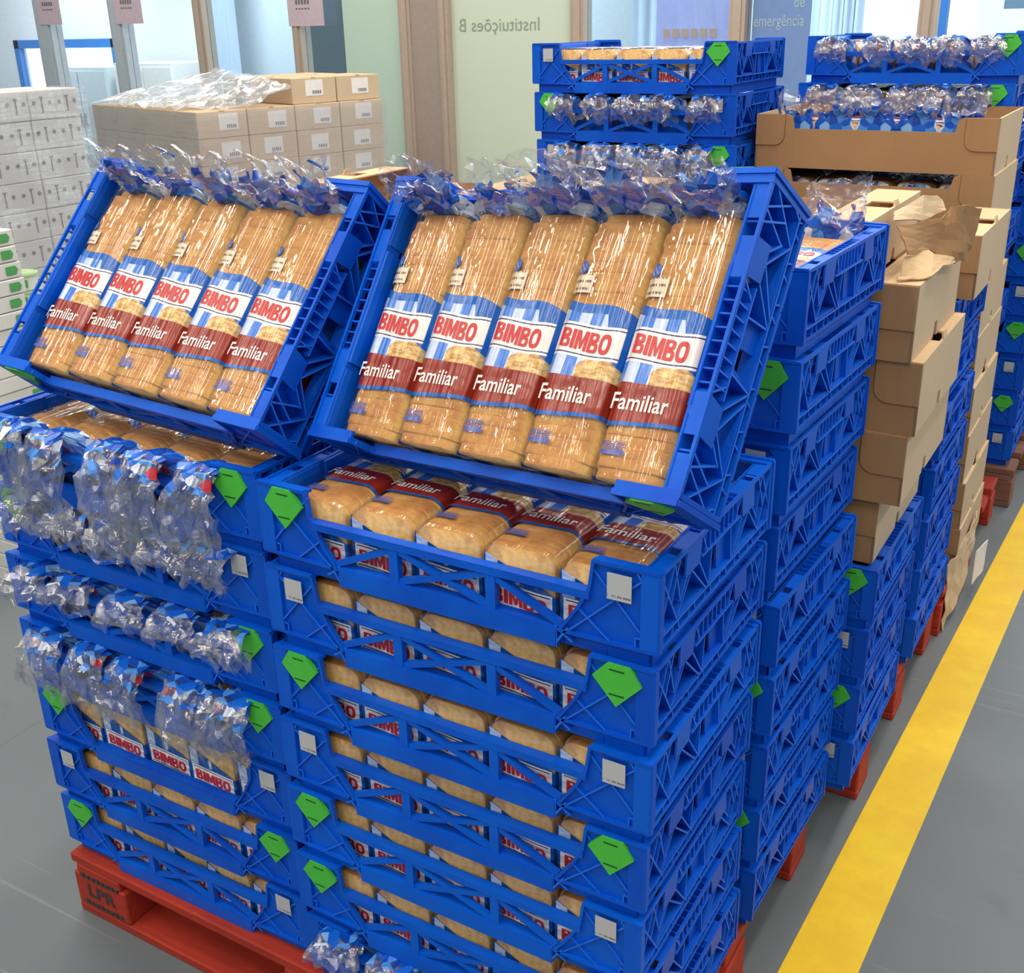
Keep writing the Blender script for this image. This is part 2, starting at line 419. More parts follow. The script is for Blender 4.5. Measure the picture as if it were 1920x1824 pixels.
def side_mesh(left):
    b = B(); f = (lambda u, v, w: (CW - w, u, v)); D = CD
    zb, zt = PZ0 + 0.018, TOP - 0.004
    # thin outer flange along the rim, bottom edge, end posts
    b.prism([(0.0008, TOP - 0.0008), (D - 0.0008, TOP - 0.0008), (D - 0.0008, TOP - 0.006), (0.0008, TOP - 0.006)], 0.0004, 0.0045, f)
    b.prism([(0.0016, PZ0 + 0.0004), (D - 0.0016, PZ0 + 0.0004), (D - 0.0016, PZ0 + 0.003), (0.0016, PZ0 + 0.003)], 0.0006, 0.024, f)
    for y in (0.0026, D - 0.0026): b.bar((y, PZ0 + 0.0007), (y, TOP - 0.0014), 0.003, 0.0008, 0.0235, f)
    # inner skin with the hand hole and the hollow triangles left open
    A, Bq = 0.022, 0.0245; hz1 = TOP - 0.030
    b.prism([(0.003, PZ0 + 0.001), (D - 0.003, PZ0 + 0.001), (D - 0.003, zb), (0.003, zb)], A, Bq, f); b.prism([(0.003, hz1), (D - 0.003, hz1), (D - 0.003, TOP - 0.003), (0.003, TOP - 0.003)], A, Bq, f)
    for a, c in ((0.003, 0.088), (0.128, 0.162), (0.238, 0.272), (0.312, D - 0.003)): b.prism([(a, zb), (c, zb), (c, hz1), (a, hz1)], A, Bq, f)
    # rim lid between flange and skin: short lengths with open notches between them
    for a, c in ((0.0035, 0.060), (0.082, 0.132), (0.268, 0.318), (0.340, D - 0.0035)): b.prism([(a, TOP - 0.0030), (c, TOP - 0.0030), (c, TOP - 0.0055), (a, TOP - 0.0055)], 0.0045, 0.0225, f)
    for s in (0, 1):
        m = (lambda y: y) if s == 0 else (lambda y: D - y)
        pl = [(m(0.082), zt), (m(0.130), zt), (m(0.124), zt - 0.034), (m(0.078), zt - 0.034)]          # smooth post plate under the rim
        b.prism(pl if s else pl[::-1], 0.0003, 0.003, f)
        lines = [((0.006, zt), (0.058, zb)), ((0.004, zb + 0.004), (0.046, zt)), ((0.046, zt), (0.066, zb + 0.022)),         # corner lattice
                 ((0.004, zt - 0.040), (0.022, zb)), ((0.064, zt), (0.040, zb + 0.030)),
                 ((0.100, zt - 0.034), (0.056, zb)), ((0.100, zt - 0.034), (0.150, zb)),                                     # big triangle
                 ((0.084, zt - 0.034), (0.064, zb + 0.022)), ((0.124, zt - 0.034), (0.160, zb)),
                 ((0.132, zt), (0.150, zt - 0.030)), ((0.166, zt - 0.030), (0.160, zb))]
        for p, q in lines: b.bar((m(p[0]), p[1]), (m(q[0]), q[1]), 0.0026, 0.0002, 0.022, f)
        # ledge at the foot of the triangle
        y0, y1 = sorted((m(0.062), m(0.146))); b.prism([(y0, zb + 0.002), (y1, zb + 0.002), (y1, zb + 0.005), (y0, zb + 0.005)], 0.0015, 0.0225, f)
        b.bar((m(0.006), zt), (m(0.006), zb), 0.0022, 0.0006, 0.022, f)
    # slanted plates beside the hand hole
    b.prism([(0.206, zb + 0.002), (0.240, zb + 0.002), (0.232, zt - 0.028), (0.200, zt - 0.028)], 0.009, 0.012, f)
    b.prism([(0.161, zb + 0.002), (0.172, zb + 0.002), (0.180, zt - 0.028), (0.168, zt - 0.028)], 0.009, 0.012, f)
    # slit band below the rim
    b.bar((0.132, zt - 0.029), (D - 0.132, zt - 0.029), 0.0026, 0.0002, 0.022, f)
    for k in range(8): y = 0.143 + k * 0.0163; b.bar((y, zt - 0.029), (y, zt), 0.0022, 0.001, 0.022, f)
    # bottom band with short slanted ribs
    b.bar((0.001, zb), (D - 0.001, zb), 0.0026, 0.0002, 0.022, f)
    for k in range(15): y = 0.016 + k * (D - 0.032) / 14; b.bar((y, PZ0), (y + (0.007 if k % 2 else -0.007), zb), 0.0022, 0.0012, 0.022, f)
    # rolled lip along the inside, in three lengths
    for a, c, w, h in ((0.02, 0.105, 0.0255, 0.050), (0.115, D - 0.115, 0.0275, 0.040), (D - 0.105, D - 0.02, 0.0255, 0.050)):
        b.prism([(0.0205, TOP - 0.0022), (w, TOP - 0.006), (w + 0.0015, TOP - 0.016), (w, TOP - h + 0.006), (0.0235, TOP - h)][::-1], a, c, lambda u, v, w2: (CW - u, w2, v))
    if left:
        for v in b.bm.verts: v.co.x = CW - v.co.x
    return b.mesh('side_panel', (M_BLUE, M_BLUEEDGE))

def base_mesh():
    b = B(); i = 0.013
    b.box(0.018, 0.014, 0.005, CW - 0.018, CD - 0.014, 0.009)
    b.box(i, i, 0.0, CW - i, i + 0.003, 0.030); b.box(i, CD - i - 0.003, 0.0, CW - i, CD - i, 0.030)
    b.box(i, i, 0.0, i + 0.003, CD - i, 0.030); b.box(CW - i - 0.003, i, 0.0, CW - i, CD - i, 0.030)
    for k in range(1, 10): x = i + k * (CW - 2 * i) / 10; b.box(x - 0.001, i, 0.0, x + 0.001, CD - i, 0.006)
    for k in range(1, 7): y = i + k * (CD - 2 * i) / 7; b.box(i, y - 0.001, 0.0, CW - i, y + 0.001, 0.006)
    return b.mesh('base', M_BLUE)

ME_FRONT, ME_FRONT_OPEN, ME_BACK = front_mesh(), front_mesh(False), front_mesh(back=True)
ME_SL, ME_SR, ME_BASE = side_mesh(True), side_mesh(False), base_mesh()
def tab_mesh(mirror):
    b = B(); f = lambda u, v, w: (u, w, v)
    pts = [(0.015, 0.105), (0.030, 0.128), (0.060, 0.128), (0.080, 0.105), (0.048, 0.069)]
    if mirror: pts = [(0.095 - u, v) for u, v in pts][::-1]
    b.mat(M_GREEN).prism(pts[::-1], -0.0022, 0.005, f)
    b.mat(M_SLOT)
    for z in (0.1195, 0.0855): b.box(0.0375, -0.0027, z - 0.0009, 0.0575, -0.002, z + 0.0009)
    if not mirror: pass
    return b.mesh('green_tab')
ME_TAB_L, ME_TAB_R = tab_mesh(False), tab_mesh(True)
def sticker_mesh():
    b = B(); b.box(-0.0155, -0.0008, -0.017, 0.0155, 0.0, 0.017); return b.mesh('paper_label', M_STICK)
ME_STK = sticker_mesh()

def make_crate(label, loc, group, left='tab', right='label', lattice=True, M=None, rz=0.0):
    o = thing('bread_crate', label, 'crate', loc, rz, group)
    if M is not None: o.matrix_world = M
    new_obj('base', ME_BASE, o); new_obj('front_panel', ME_FRONT if lattice else ME_FRONT_OPEN, o); new_obj('back_panel', ME_BACK, o)
    new_obj('side_panel', ME_SL, o); new_obj('side_panel', ME_SR, o)
    if left == 'tab': tag(new_obj('green_tab', ME_TAB_L, o), 'green plastic corner tab')
    if left == 'label': s = new_obj('paper_label', ME_STK, o); s.location = (0.050, 0.0002, 0.100); tag(s, 'white paper label')
    if right == 'tab': s = new_obj('green_tab', ME_TAB_R, o); s.location = (CW - 0.095, 0, 0); tag(s, 'green plastic corner tab')
    if right == 'label': s = new_obj('paper_label', ME_STK, o); s.location = (CW - 0.050, 0.0002, 0.102); tag(s, 'white paper label')
    return o

# ------------------------------------------------------------------ the loaf
LW, LH, LL = 0.1015, 0.103, 0.334
def profile(hw, h, r, n=6, z0=0.0):
    """closed rounded rectangle in x, z"""
    pts = []
    for cx, cz, a0 in ((hw - r, h - r, 0), (-hw + r, h - r, 90), (-hw + r, r, 180), (hw - r, r, 270)):
        for k in range(n + 1):
            a = math.radians(a0 + 90 * k / n); pts.append((cx + r * math.cos(a), z0 + cz + r * math.sin(a)))
    return pts
def loft(rings, caps=True):
    b = B(); vs = [[b.bm.verts.new(p) for p in r] for r in rings]; n = len(vs[0])
    for i in range(len(vs) - 1):
        for k in range(n): b.face([vs[i][k], vs[i][(k + 1) % n], vs[i + 1][(k + 1) % n], vs[i + 1][k]])
    if caps: b.face(vs[0][::-1]); b.face(vs[-1])
    return b
def bread_mesh(seed):
    r = random.Random(seed); rings = []; ns = 25; st = LL / ns
    for i in range(ns):
        sc = 1 + r.uniform(-0.006, 0.006); dx = r.uniform(-0.0008, 0.0008); dz = r.uniform(-0.001, 0.001)
        e = 1.0
        if i == ns - 1: e = 0.86
        if i == ns - 2: e = 0.955
        if i == 0: e = 0.95
        for q, s2 in ((0.02, 0.997), (0.10, 1.0), (0.90, 1.0), (0.98, 0.997)):
            p = profile(LW / 2 * sc * s2 * e, (LH - 0.002 + dz) * (1 - (1 - s2) * 0.7) * (0.5 + 0.5 * e if e < 0.9 else 1), 0.020, 4)
            rings.append([(u + dx, (i + q) * st, v) for u, v in p])
    me = loft(rings).mesh('bread', M_BREAD, smooth=True); return me
BW, BH, BR = LW + 0.003, LH + 0.0018, 0.021
def zbag(x):
    a = abs(x) - (BW / 2 - BR); return BH if a <= 0 else BH - BR + math.sqrt(max(0, BR * BR - a * a))
def wrapper_mesh(seed):
    r = random.Random(seed); rings = []
    for y, e in ((0.0, 0.97), (0.0035, 1.0), (0.0045, 1.0)) + tuple((0.02 + 0.02 * k, 1.0) for k in range(15)) + ((LL + 0.002, 0.985), (LL + 0.008, 0.90)):
        p = profile(BW / 2 * e, BH * (0.5 + 0.5 * e) , BR, 5)
        rings.append([(u, y - (0.002 if y == 0 else 0), v) for u, v in p])
    b = loft(rings, caps=False)
    f = b.bm.verts; b.bm.verts.ensure_lookup_table(); n = len(rings[0]); b.face([b.bm.verts[k] for k in range(n)][::-1])
    return b.mesh('wrapper', M_WRAP, smooth=False)
def bend_text(me, mapping, step, mat):
    bm = bmesh.new(); bm.from_mesh(me)
    xs = [v.co.x for v in bm.verts]; x = min(xs) + step
    while x < max(xs):
        bmesh.ops.bisect_plane(bm, geom=list(bm.verts) + list(bm.edges) + list(bm.faces), plane_co=(x, 0, 0), plane_no=(1, 0, 0)); x += step
    bmesh.ops.triangulate(bm, faces=list(bm.faces))
    for v in bm.verts: v.co = mapping(v.co.x, v.co.y)
    return bm
def block_letters(word, h, w, gap):
    """bold block letters built from outlines: flat print, no overlaps"""
    bm = bmesh.new(); x = 0.0
    def F(pts):
        bm.faces.new([bm.verts.new((x + u * w, v * h, 0)) for u, v in pts])
    def half(y0, y1, xr, th, n=7):
        cy, ry = (y0 + y1) / 2, (y1 - y0) / 2; o, q = [], []
        for k in range(n + 1):
            a = -PI / 2 + PI * k / n; c, sn = math.cos(a), math.sin(a); c = abs(c) ** 0.6; sn2 = math.copysign(abs(sn) ** 0.6, sn)
            o.append((0.5 + (xr - 0.5) * c, cy + ry * sn2)); q.append((0.5 + (xr - 0.5 - 0.30) * c, cy + (ry - th) * sn2))
        o = [(0.30, o[0][1])] + o + [(0.30, o[-1][1])]; q = [(0.30, q[0][1])] + q + [(0.30, q[-1][1])]
        for k in range(len(o) - 1): F([o[k], o[k + 1], q[k + 1], q[k]])
    for ch in word:
        if ch == 'I': F([(0, 0), (0.36, 0), (0.36, 1), (0, 1)]); adv = 0.36
        elif ch == 'B': F([(0, 0), (0.30, 0), (0.30, 1), (0, 1)]); half(0, 0.53, 0.98, 0.15); half(0.53, 1.0, 0.92, 0.14); adv = 0.98
        elif ch == 'M': F([(0, 0), (0.30, 0), (0.30, 0.62), (0.52, 0.06), (0.70, 0.06), (0.92, 0.62), (0.92, 0), (1.22, 0), (1.22, 1), (0.84, 1), (0.61, 0.42), (0.38, 1), (0, 1)]); adv = 1.22
        elif ch == 'O':
            n = 24; o, q = [], []
            for k in range(n):
                a = 2 * PI * k / n; c, sn = math.cos(a), math.sin(a); c = math.copysign(abs(c) ** 0.75, c); sn = math.copysign(abs(sn) ** 0.75, sn)
                o.append((0.53 + 0.53 * c, 0.5 + 0.5 * sn)); q.append((0.53 + 0.24 * c, 0.5 + 0.29 * sn))
            for k in range(n): F([o[k], o[(k + 1) % n], q[(k + 1) % n], q[k]])
            adv = 1.06
        x += (adv + gap) * w
    bmesh.ops.remove_doubles(bm, verts=list(bm.verts), dist=1e-6); bmesh.ops.triangulate(bm, faces=list(bm.faces))
    c = (x - gap * w) / 2
    for v in bm.verts: v.co.x -= c; v.co.y -= h / 2
    me = bpy.data.meshes.new('letters'); bm.to_mesh(me); bm.free(); return me
def lettering_mesh(which):
    if which == 'top':
        me = block_letters('BIMBO', 0.0250, 0.0150, 0.10); wv = lambda x: -0.0035 * math.sin((x + 0.01) * 42.0)
        bm = bend_text(me, lambda x, y: Vector((x - 0.001, y * (1 + x * 1.2) + 0.1618 + wv(x), zbag(x) + 0.0008)), 0.006, None)
    elif which == 'end':
        me = block_letters('BIMBO', 0.0195, 0.0155, 0.10)
        bm = bend_text(me, lambda x, y: Vector((x, -0.0032, y + 0.0315 - 0.002 * math.sin(x * 40))), 0.012, None)
    else:
        me = text_mesh('Familiar', 0.030, 0.0004, 0.0, 0.83)
        bm = bend_text(me, lambda x, y: Vector((x - 0.006, y * 0.95 + 0.0925, zbag(x) + 0.0008)), 0.006, None)
    out = bpy.data.meshes.new('lettering'); bm.to_mesh(out); bm.free(); out.materials.append(M_WHITEINK if which == 'name' else M_RED); return out
def tail_mesh(seed, kind):
    """gathered bag mouth: a collar from the loaf end, then a crumpled, facetted fan of film"""
    r = random.Random(seed); na, nst = 30, 16
    b = B(); grid = []; lay = b.bm.verts.layers.float.new('along')
    ph = [r.uniform(0, 6.28) for _ in range(6)]; tw = r.uniform(-0.8, 0.8); lean = r.uniform(-0.025, 0.025); L = r.uniform(0.8, 1.2); side = r.uniform(-0.012, 0.012)
    for i in range(nst + 1):
        s = i / nst; ring = []
        for k in range(na):
            a = 2 * PI * k / na + tw * s * (0 if kind == 'up' else 1); ca, sa = math.cos(a), math.sin(a)
            w = 1 + min(1, s * 3) * (0.13 * math.sin(5 * a + ph[0]) + 0.12 * math.sin(9 * a + ph[1] + 3 * s) + 0.10 * math.sin(14 * a + ph[2] - 5 * s))
            sq = (abs(ca) ** 4 + abs(sa) ** 4) ** -0.25; e = min(1, s / 0.2); sq = sq * (1 - e) + e
            if kind == 'up':          # film folds up behind the loaf end and stands over the crate wall
                rx = (BW / 2 * 0.95) * (1 - 0.22 * math.exp(-((s - 0.45) / 0.14) ** 2)) * (1 + 0.10 * s)
                rz_ = BH / 2 * 0.9 * (1 - e) + e * 0.018
                cy = LL + 0.003 + 0.012 * min(1, s / 0.25); cz = 0.053 + e * 0.030 + 0.105 * max(0, s - 0.15) * L; cx = lean * s
                px = cx + rx * w * ca * sq; pz = cz + rz_ * sa * sq * (1 - e) + e * (0.012 * w * sa); py = cy + e * rz_ * w * sa * 0.9
            elif kind in ('droop', 'hang', 'mid'):     # squeezed out over the front rail, then hanging down outside
                if s < 0.4: q = s / 0.4; cy = LL + 0.004 + 0.042 * q; cz = 0.053 + 0.060 * q ** 0.5; th = BH / 2 * 0.88 * (1 - q) ** 1.6 + 0.008 * q; rx = BW / 2 * 0.95 * (1 - 0.3 * q)
                else: q = (s - 0.4) / 0.6; cy = LL + 0.050 + 0.030 * math.sin(q * PI * 0.8); cz = 0.113 - {'droop': 0.150, 'mid': 0.095, 'hang': 0.058}[kind] * q ** 1.2 * L; th = 0.010 + 0.012 * q; rx = BW / 2 * (0.66 + 0.30 * q)
                px = lean * s * 1.5 + side * s + rx * w * ca * sq
                if s < 0.4: pz = cz + th * w * sa * sq; py = cy
                else: pz = cz + th * sa * 0.6; py = cy + (0.010 + 0.012 * q) * w * sa * 1.1
            else:                     # short, tucked against the crate wall
                q = min(1, s / 0.5); rx = BW / 2 * 0.95 * (1 - 0.3 * s); th = BH / 2 * 0.9 * (1 - 0.75 * q)
                cy = LL + 0.003 + 0.013 * q; cz = 0.053 + 0.035 * s
                px = rx * w * ca * sq; pz = cz + th * w * sa * sq; py = cy
            v0 = Vector((px * 34 + seed * 3.1, py * 34, pz * 34)); am = min(1, s * 2.5)
            nv = noise.noise_vector(v0) * 0.012 * am + noise.noise_vector(v0 * 2.4) * 0.009 * am
            jag = 0.030 * noise.noise(Vector((k * 0.7, seed, 0))) * max(0, (s - 0.7) / 0.3)
            px += nv.x * 0.8; py += nv.y * (0.5 if s < 0.4 else 1.0); pz += nv.z * (0.35 if (kind in ('droop', 'hang', 'mid') and s < 0.45) else 1.0)
            if kind == 'up':
                pz += jag
                if pz < 0.132: py = min(py, LL + 0.020)
            elif kind in ('droop', 'hang', 'mid') and s > 0.45: pz -= jag; py = max(py, LL + 0.052)
            elif kind == 'short': py = min(py, LL + 0.018); pz = min(pz, 0.115)
            lim = 0.0535 if kind != 'droop' else 0.068; px = max(-lim, min(lim, px))
            v = b.bm.verts.new((px, py, pz)); v[lay] = s * (1.2 if kind in ('droop', 'hang', 'mid') else 1.0); ring.append(v)
        grid.append(ring)
    for i in range(nst):
        for k in range(na):
            q = [grid[i][k], grid[i][(k + 1) % na], grid[i + 1][(k + 1) % na], grid[i + 1][k]]
            if (i + k) % 2: b.face([q[0], q[1], q[2]]); b.face([q[0], q[2], q[3]])
            else: b.face([q[0], q[1], q[3]]); b.face([q[1], q[2], q[3]])
    return b.mesh('bag_tail', M_TAIL)
ME_BREAD = [bread_mesh(k) for k in range(4)]; ME_WRAP = wrapper_mesh(1)
ME_RED, ME_REDEND, ME_FAM = lettering_mesh('top'), lettering_mesh('end'), lettering_mesh('name')
ME_TAIL = {k: [tail_mesh(11 * j + n, k) for j in range(5)] for n, k in enumerate(('up', 'droop', 'short', 'hang', 'mid'))}
b = B(); b.box(-0.016, -0.0007, -0.0035, 0.016, 0.0007, 0.0035); M_TIE = plain('blue_tie', srgb(24, 120, 196), 0.4); ME_TIE = b.mesh('bag_tie', M_TIE)

LOAVES = []
def make_loaf(label, M, tail=None, group=None, letters=True, tie=False):
    o = thing('bread_loaf', label, 'loaf', group=group); o.matrix_world = M
    new_obj('bread', R.choice(ME_BREAD), o); new_obj('wrapper', ME_WRAP, o)
    if letters: tag(new_obj('brand_lettering', ME_RED, o), 'red printed lettering'); new_obj('brand_lettering', ME_REDEND, o); tag(new_obj('name_lettering', ME_FAM, o), 'white printed lettering')
    if tail:
        k = R.randrange(5); tl = new_obj('bag_tail', ME_TAIL[tail][k], o)
        if R.random() < 0.5: tl.scale.x = -1
        if tie:
            ti = new_obj('bag_tie', ME_TIE, o); ti.location = (R.uniform(-.02, .02), LL + 0.045, 0.150); ti.rotation_euler = (0.2, 1.1, 0.3); tag(ti, 'blue bag tie')
    LOAVES.append(o); return o
ORD = ['first', 'second', 'third', 'fourth', 'fifth', 'sixth', 'seventh', 'eighth', 'ninth', 'tenth', 'eleventh', 'twelfth', 'thirteenth', 'fourteenth', 'fifteenth', 'sixteenth', 'seventeenth', 'eighteenth', 'nineteenth', 'twentieth', 'twenty first']
def fill_crate(crate, place, front_tail=False, tail=None, y=0.019, jit=1.0, z=0.0095, drop=(), letters=True, ties=()):
    base = crate.matrix_world.copy() if crate.matrix_world != Matrix() else crate.matrix_basis.copy()
    base = crate.matrix_basis.copy()
    p0 = CW / 2 - 2 * 0.1066
    for i in range(5):
        if i in drop: continue
        x = p0 + i * 0.1066 + R.uniform(-0.0005, 0.0005) * jit
        yy = y + R.uniform(0, 0.006) * jit
        L = Matrix.Translation((x, yy, z)) @ Matrix.Rotation(R.uniform(-0.002, 0.002) * jit, 4, 'Z')
        if front_tail: L = Matrix.Translation((x, CD - 0.020 - R.uniform(0, 0.006), z)) @ Matrix.Rotation(PI, 4, 'Z')
        make_loaf(f'bagged loaf, {ORD[i]} across, in {place}', base @ L, tail, 'bagged loaves of sliced bread', letters, tie=i in ties)

# ------------------------------------------------------------------ pallets
def bevel_box_mesh(name, sx, sy, sz, mat, bev=0.003):
    b = B(); b.box(-sx / 2, -sy / 2, 0, sx / 2, sy / 2, sz); return b.mesh(name, mat, bevel=bev)
PZ = 0.143
PM = {}
def make_pallet(label, x0, x1, y0, y1, mat, stencil=False, rz=0.0, h=PZ):
    o = thing('wooden_pallet', label, 'pallet', ((x0 + x1) / 2, (y0 + y1) / 2, 0), rz, 'pallets under the stacks'); W, D = x1 - x0, y1 - y0
    def piece(n, cx, cy, z, sx, sy, sz):
        key = (n, round(sx, 3), round(sy, 3), round(sz, 3), mat.name)
        if key not in PM: PM[key] = bevel_box_mesh(n, sx, sy, sz, mat)
        q = new_obj(n, PM[key], o); q.location = (cx, cy, z); return q
    for j, cy in enumerate((-D / 2 + 0.06, -D / 4 + 0.01, 0, D / 4 - 0.01, D / 2 - 0.06)):
        piece('deck_board', 0, cy, h - 0.022, W, 0.12 if j % 2 == 0 else 0.095, 0.022)
    for cx in (-W / 2 + 0.0725, 0, W / 2 - 0.0725): piece('stringer_board', cx, 0, h - 0.044, 0.12, D, 0.022)
    for cx in (-W / 2 + 0.0725, 0, W / 2 - 0.0725):
        for cy in (-D / 2 + 0.05, 0, D / 2 - 0.05): piece('block', cx, cy, 0.021, 0.143, 0.10, h - 0.065)
    for cy in (-D / 2 + 0.05, 0, D / 2 - 0.05): piece('bottom_board', 0, cy, 0.0, W, 0.10, 0.021)
    if stencil:
        Mx = lambda x, z: Matrix.Translation((x, -D / 2 - 0.0012, z)) @ Matrix.Rotation(PI / 2, 4, 'X')
        s = text_obj('stencil_lettering', 'LPR', 0.042, M_INK, Mx(-W / 2 + 0.075, 0.066), o, offset=0.001, sx=1.15); tag(s, 'dark stencilled letters')
        for zz in (0.099, 0.034):
            lb = B()
            for q in range(8): lb.box(-W / 2 + 0.022 + q * 0.0135, -D / 2 - 0.0016, zz - 0.005, -W / 2 + 0.0325 + q * 0.0135, -D / 2 + 0.001, zz + (0.003 if q % 3 else 0.005))
            lb.obj('stencil_mark', M_INK, o)
    return o

# ------------------------------------------------------------------ cardboard trays
TW, TD, TH = 0.615, 0.400, 0.137
def tray_meshes():
    f = lambda u, v, w: (u, w, v); g = lambda u, v, w: (w, u, v)
    cut = [(0, 0), (TW, 0), (TW, TH), (TW - 0.085, TH), (TW - 0.097, TH - 0.006), (TW - 0.104, TH - 0.036), (0.104, TH - 0.036), (0.097, TH - 0.006), (0.085, TH), (0, TH)]
    out = {}
    def wall(name, y0, y1):
        b = B().mat(M_CARD)
        for p in ([(0, 0), (TW, 0), (TW, TH - 0.036), (0, TH - 0.036)], [(0, TH - 0.036), (0.104, TH - 0.036), (0.097, TH - 0.006), (0.085, TH), (0, TH)],
                  [(TW - 0.104, TH - 0.036), (TW, TH - 0.036), (TW, TH), (TW - 0.085, TH), (TW - 0.097, TH - 0.006)]): b.prism(p[::-1], y0, y1, f)
        bmesh.ops.remove_doubles(b.bm, verts=list(b.bm.verts), dist=1e-5); return b
    out['front'] = wall('front_wall', 0, 0.005).mesh('front_flap'); out['back'] = wall('b', TD - 0.005, TD).mesh('back_flap')
    def tab(mirror):
        b = B().mat(M_CARD); r = 0.026; x0, z0 = TW - 0.078, 0.058
        pts = [(TW, z0), (TW, TH - 0.001), (x0, TH - 0.001)] + [(x0 + r - r * math.cos(a), z0 + r - r * math.sin(a)) for a in [k * PI / 12 for k in range(7)]]
        if mirror: pts = [(TW - u, v) for u, v in pts][::-1]
        b.prism(pts, -0.0032, 0.0, f)
        b.mat(M_CREASE)
        q = pts[2:] if not mirror else pts[:-2]
        for i in range(len(q) - 1): b.bar(q[i], q[i + 1], 0.0024, -0.0012, -0.0002, f)
        return b.mesh('corner_tab')
    out['tabR'], out['tabL'] = tab(False), tab(True)
    def side(x0, x1):
        b = B().mat(M_CARD2); n = 0.030; yc = TD * 0.5
        for p in ([(0, 0.030), (TD, 0.030), (TD, TH), (0, TH)], [(0, 0), (yc - n / 2, 0), (yc - n / 2 + 0.006, 0.030), (0, 0.030)], [(yc + n / 2, 0), (TD, 0), (TD, 0.030), (yc + n / 2 - 0.004, 0.030)]):
            b.prism(p, x0, x1, g)
        return b.mesh('side_flap')
    out['sideR'], out['sideL'] = side(TW - 0.005, TW), side(0, 0.005)
    b = B().mat(M_CARD); b.box(0.004, 0.004, 0.0, TW - 0.004, TD - 0.004, 0.005); out['floor'] = b.mesh('tray_floor')
    def flange(mirror):
        b = B().mat(M_EDGE); x0, x1 = TW - 0.085, TW - 0.004
        for a in ((x0, 0.004, x1, 0.165), (x0, 0.235, x1, TD - 0.004), (x0, 0.165, x0 + 0.03, 0.235)): b.box(a[0], a[1], TH - 0.004, a[2], a[3], TH - 0.0004)
        b.hexa([(x1, 0.18, TH - 0.004), (x1 + 0.004, 0.18, TH), (x1 + 0.004, 0.215, TH), (x1, 0.215, TH - 0.004), (x1 - 0.002, 0.185, TH + 0.014), (x1 + 0.001, 0.185, TH + 0.014), (x1 + 0.001, 0.21, TH + 0.014), (x1 - 0.002, 0.21, TH + 0.014)])
        if mirror:
            for v in b.bm.verts: v.co.x = TW - v.co.x
        return b.mesh('top_flange')
    out['flR'], out['flL'] = flange(False), flange(True)
    return out
ME_TRAY = tray_meshes()
def make_tray(label, loc, rz=0.0, group=None, flR=True, name='cardboard_tray', flL=True):
    o = thing(name, label, 'tray', loc, rz, group)
    for n, k in (('front_flap', 'front'), ('back_flap', 'back'), ('side_flap', 'sideR'), ('side_flap', 'sideL'), ('tray_floor', 'floor'), ('corner_tab', 'tabR'), ('corner_tab', 'tabL')) + ((('top_flange', 'flL'),) if flL else ()) + ((('top_flange', 'flR'),) if flR else ()):
        new_obj(n, ME_TRAY[k], o)
    return o

# ================================================================== SETTING
b = B(); b.box(-14, -4, -0.05, 8, 14, 0.0)
fl = b.obj('floor', M_FLOOR); tag(fl, 'grey painted concrete floor', None, None, 'structure')
b = B(); f = lambda u, v, w: (u, v, w)
b.prism([(-0.02, -1.2), (0.115, -1.2), (0.300, 4.4), (0.195, 4.4)], 0.0002, 0.0012, f)
yl = b.obj('floor_marking', M_YELLOW); tag(yl, 'yellow painted floor line beside the pallets', None, None, 'structure')

# ================================================================== STACK ROWS
XL = -1.220
make_pallet('red wooden pallet with dark stencilled letters under the two front stacks', -1.215, -0.005, 0.004, 0.86, M_REDWOOD, True)
# front row, near right stack: seven crates with bread ends to the front
jx = [0.006, 0.002, 0.004, -0.002, -0.006, -0.004, 0.0]; jy = [0.0, 0.002, -0.002, 0.001, 0.002, 0.0, 0.003]
spec_r = [('tab', 'label'), ('label', 'tab'), ('tab', 'label'), ('label', 'tab'), ('tab', 'label'), ('tab', 'label'), ('label', 'tab')]
for k in range(7):
    z = PZ + (6 - k) * PITCH
    pos = 'top' if k == 0 else ('lowest' if k == 6 else f'{ORD[k]} from top')
    c = make_crate(f'blue bread crate, {pos}, front stack beside the yellow line', (-0.600 + jx[k], jy[k], z), 'crates of the front stack beside the yellow line', *spec_r[k])
    place = f'{ORD[k]} crate from top, front stack beside yellow line'
    fill_crate(c, place, front_tail=(k == 6), tail='hang' if k == 6 else ('short' if k == 0 else None))
# front row, left stack
jx = [0.004, 0.0, -0.002, 0.0, 0.002, 0.0, 0.0]; jy = [0.012, 0.016, 0.012, 0.010, 0.014, 0.012, 0.016]
spec_l = [('tab', 'tab'), ('tab', 'label'), ('label', 'tab'), ('label', 'tab'), ('tab', 'label'), ('label', 'tab'), ('tab', 'label')]
for k in range(7):
    z = PZ + (6 - k) * PITCH
    pos = 'top' if k == 0 else ('lowest' if k == 6 else f'{ORD[k]} from top')
    c = make_crate(f'blue bread crate, {pos}, front stack above the stencilled pallet corner', (XL + jx[k], jy[k], z), 'crates of the front stack on the stencilled pallet corner', *spec_l[k], lattice=(k != 4), rz=0.012)
    fill_crate(c, f'{ORD[k]} crate from top, front stack above stencilled corner', front_tail=k < 4, tail=('droop', 'hang', 'hang', 'mid')[k] if k < 4 else None)
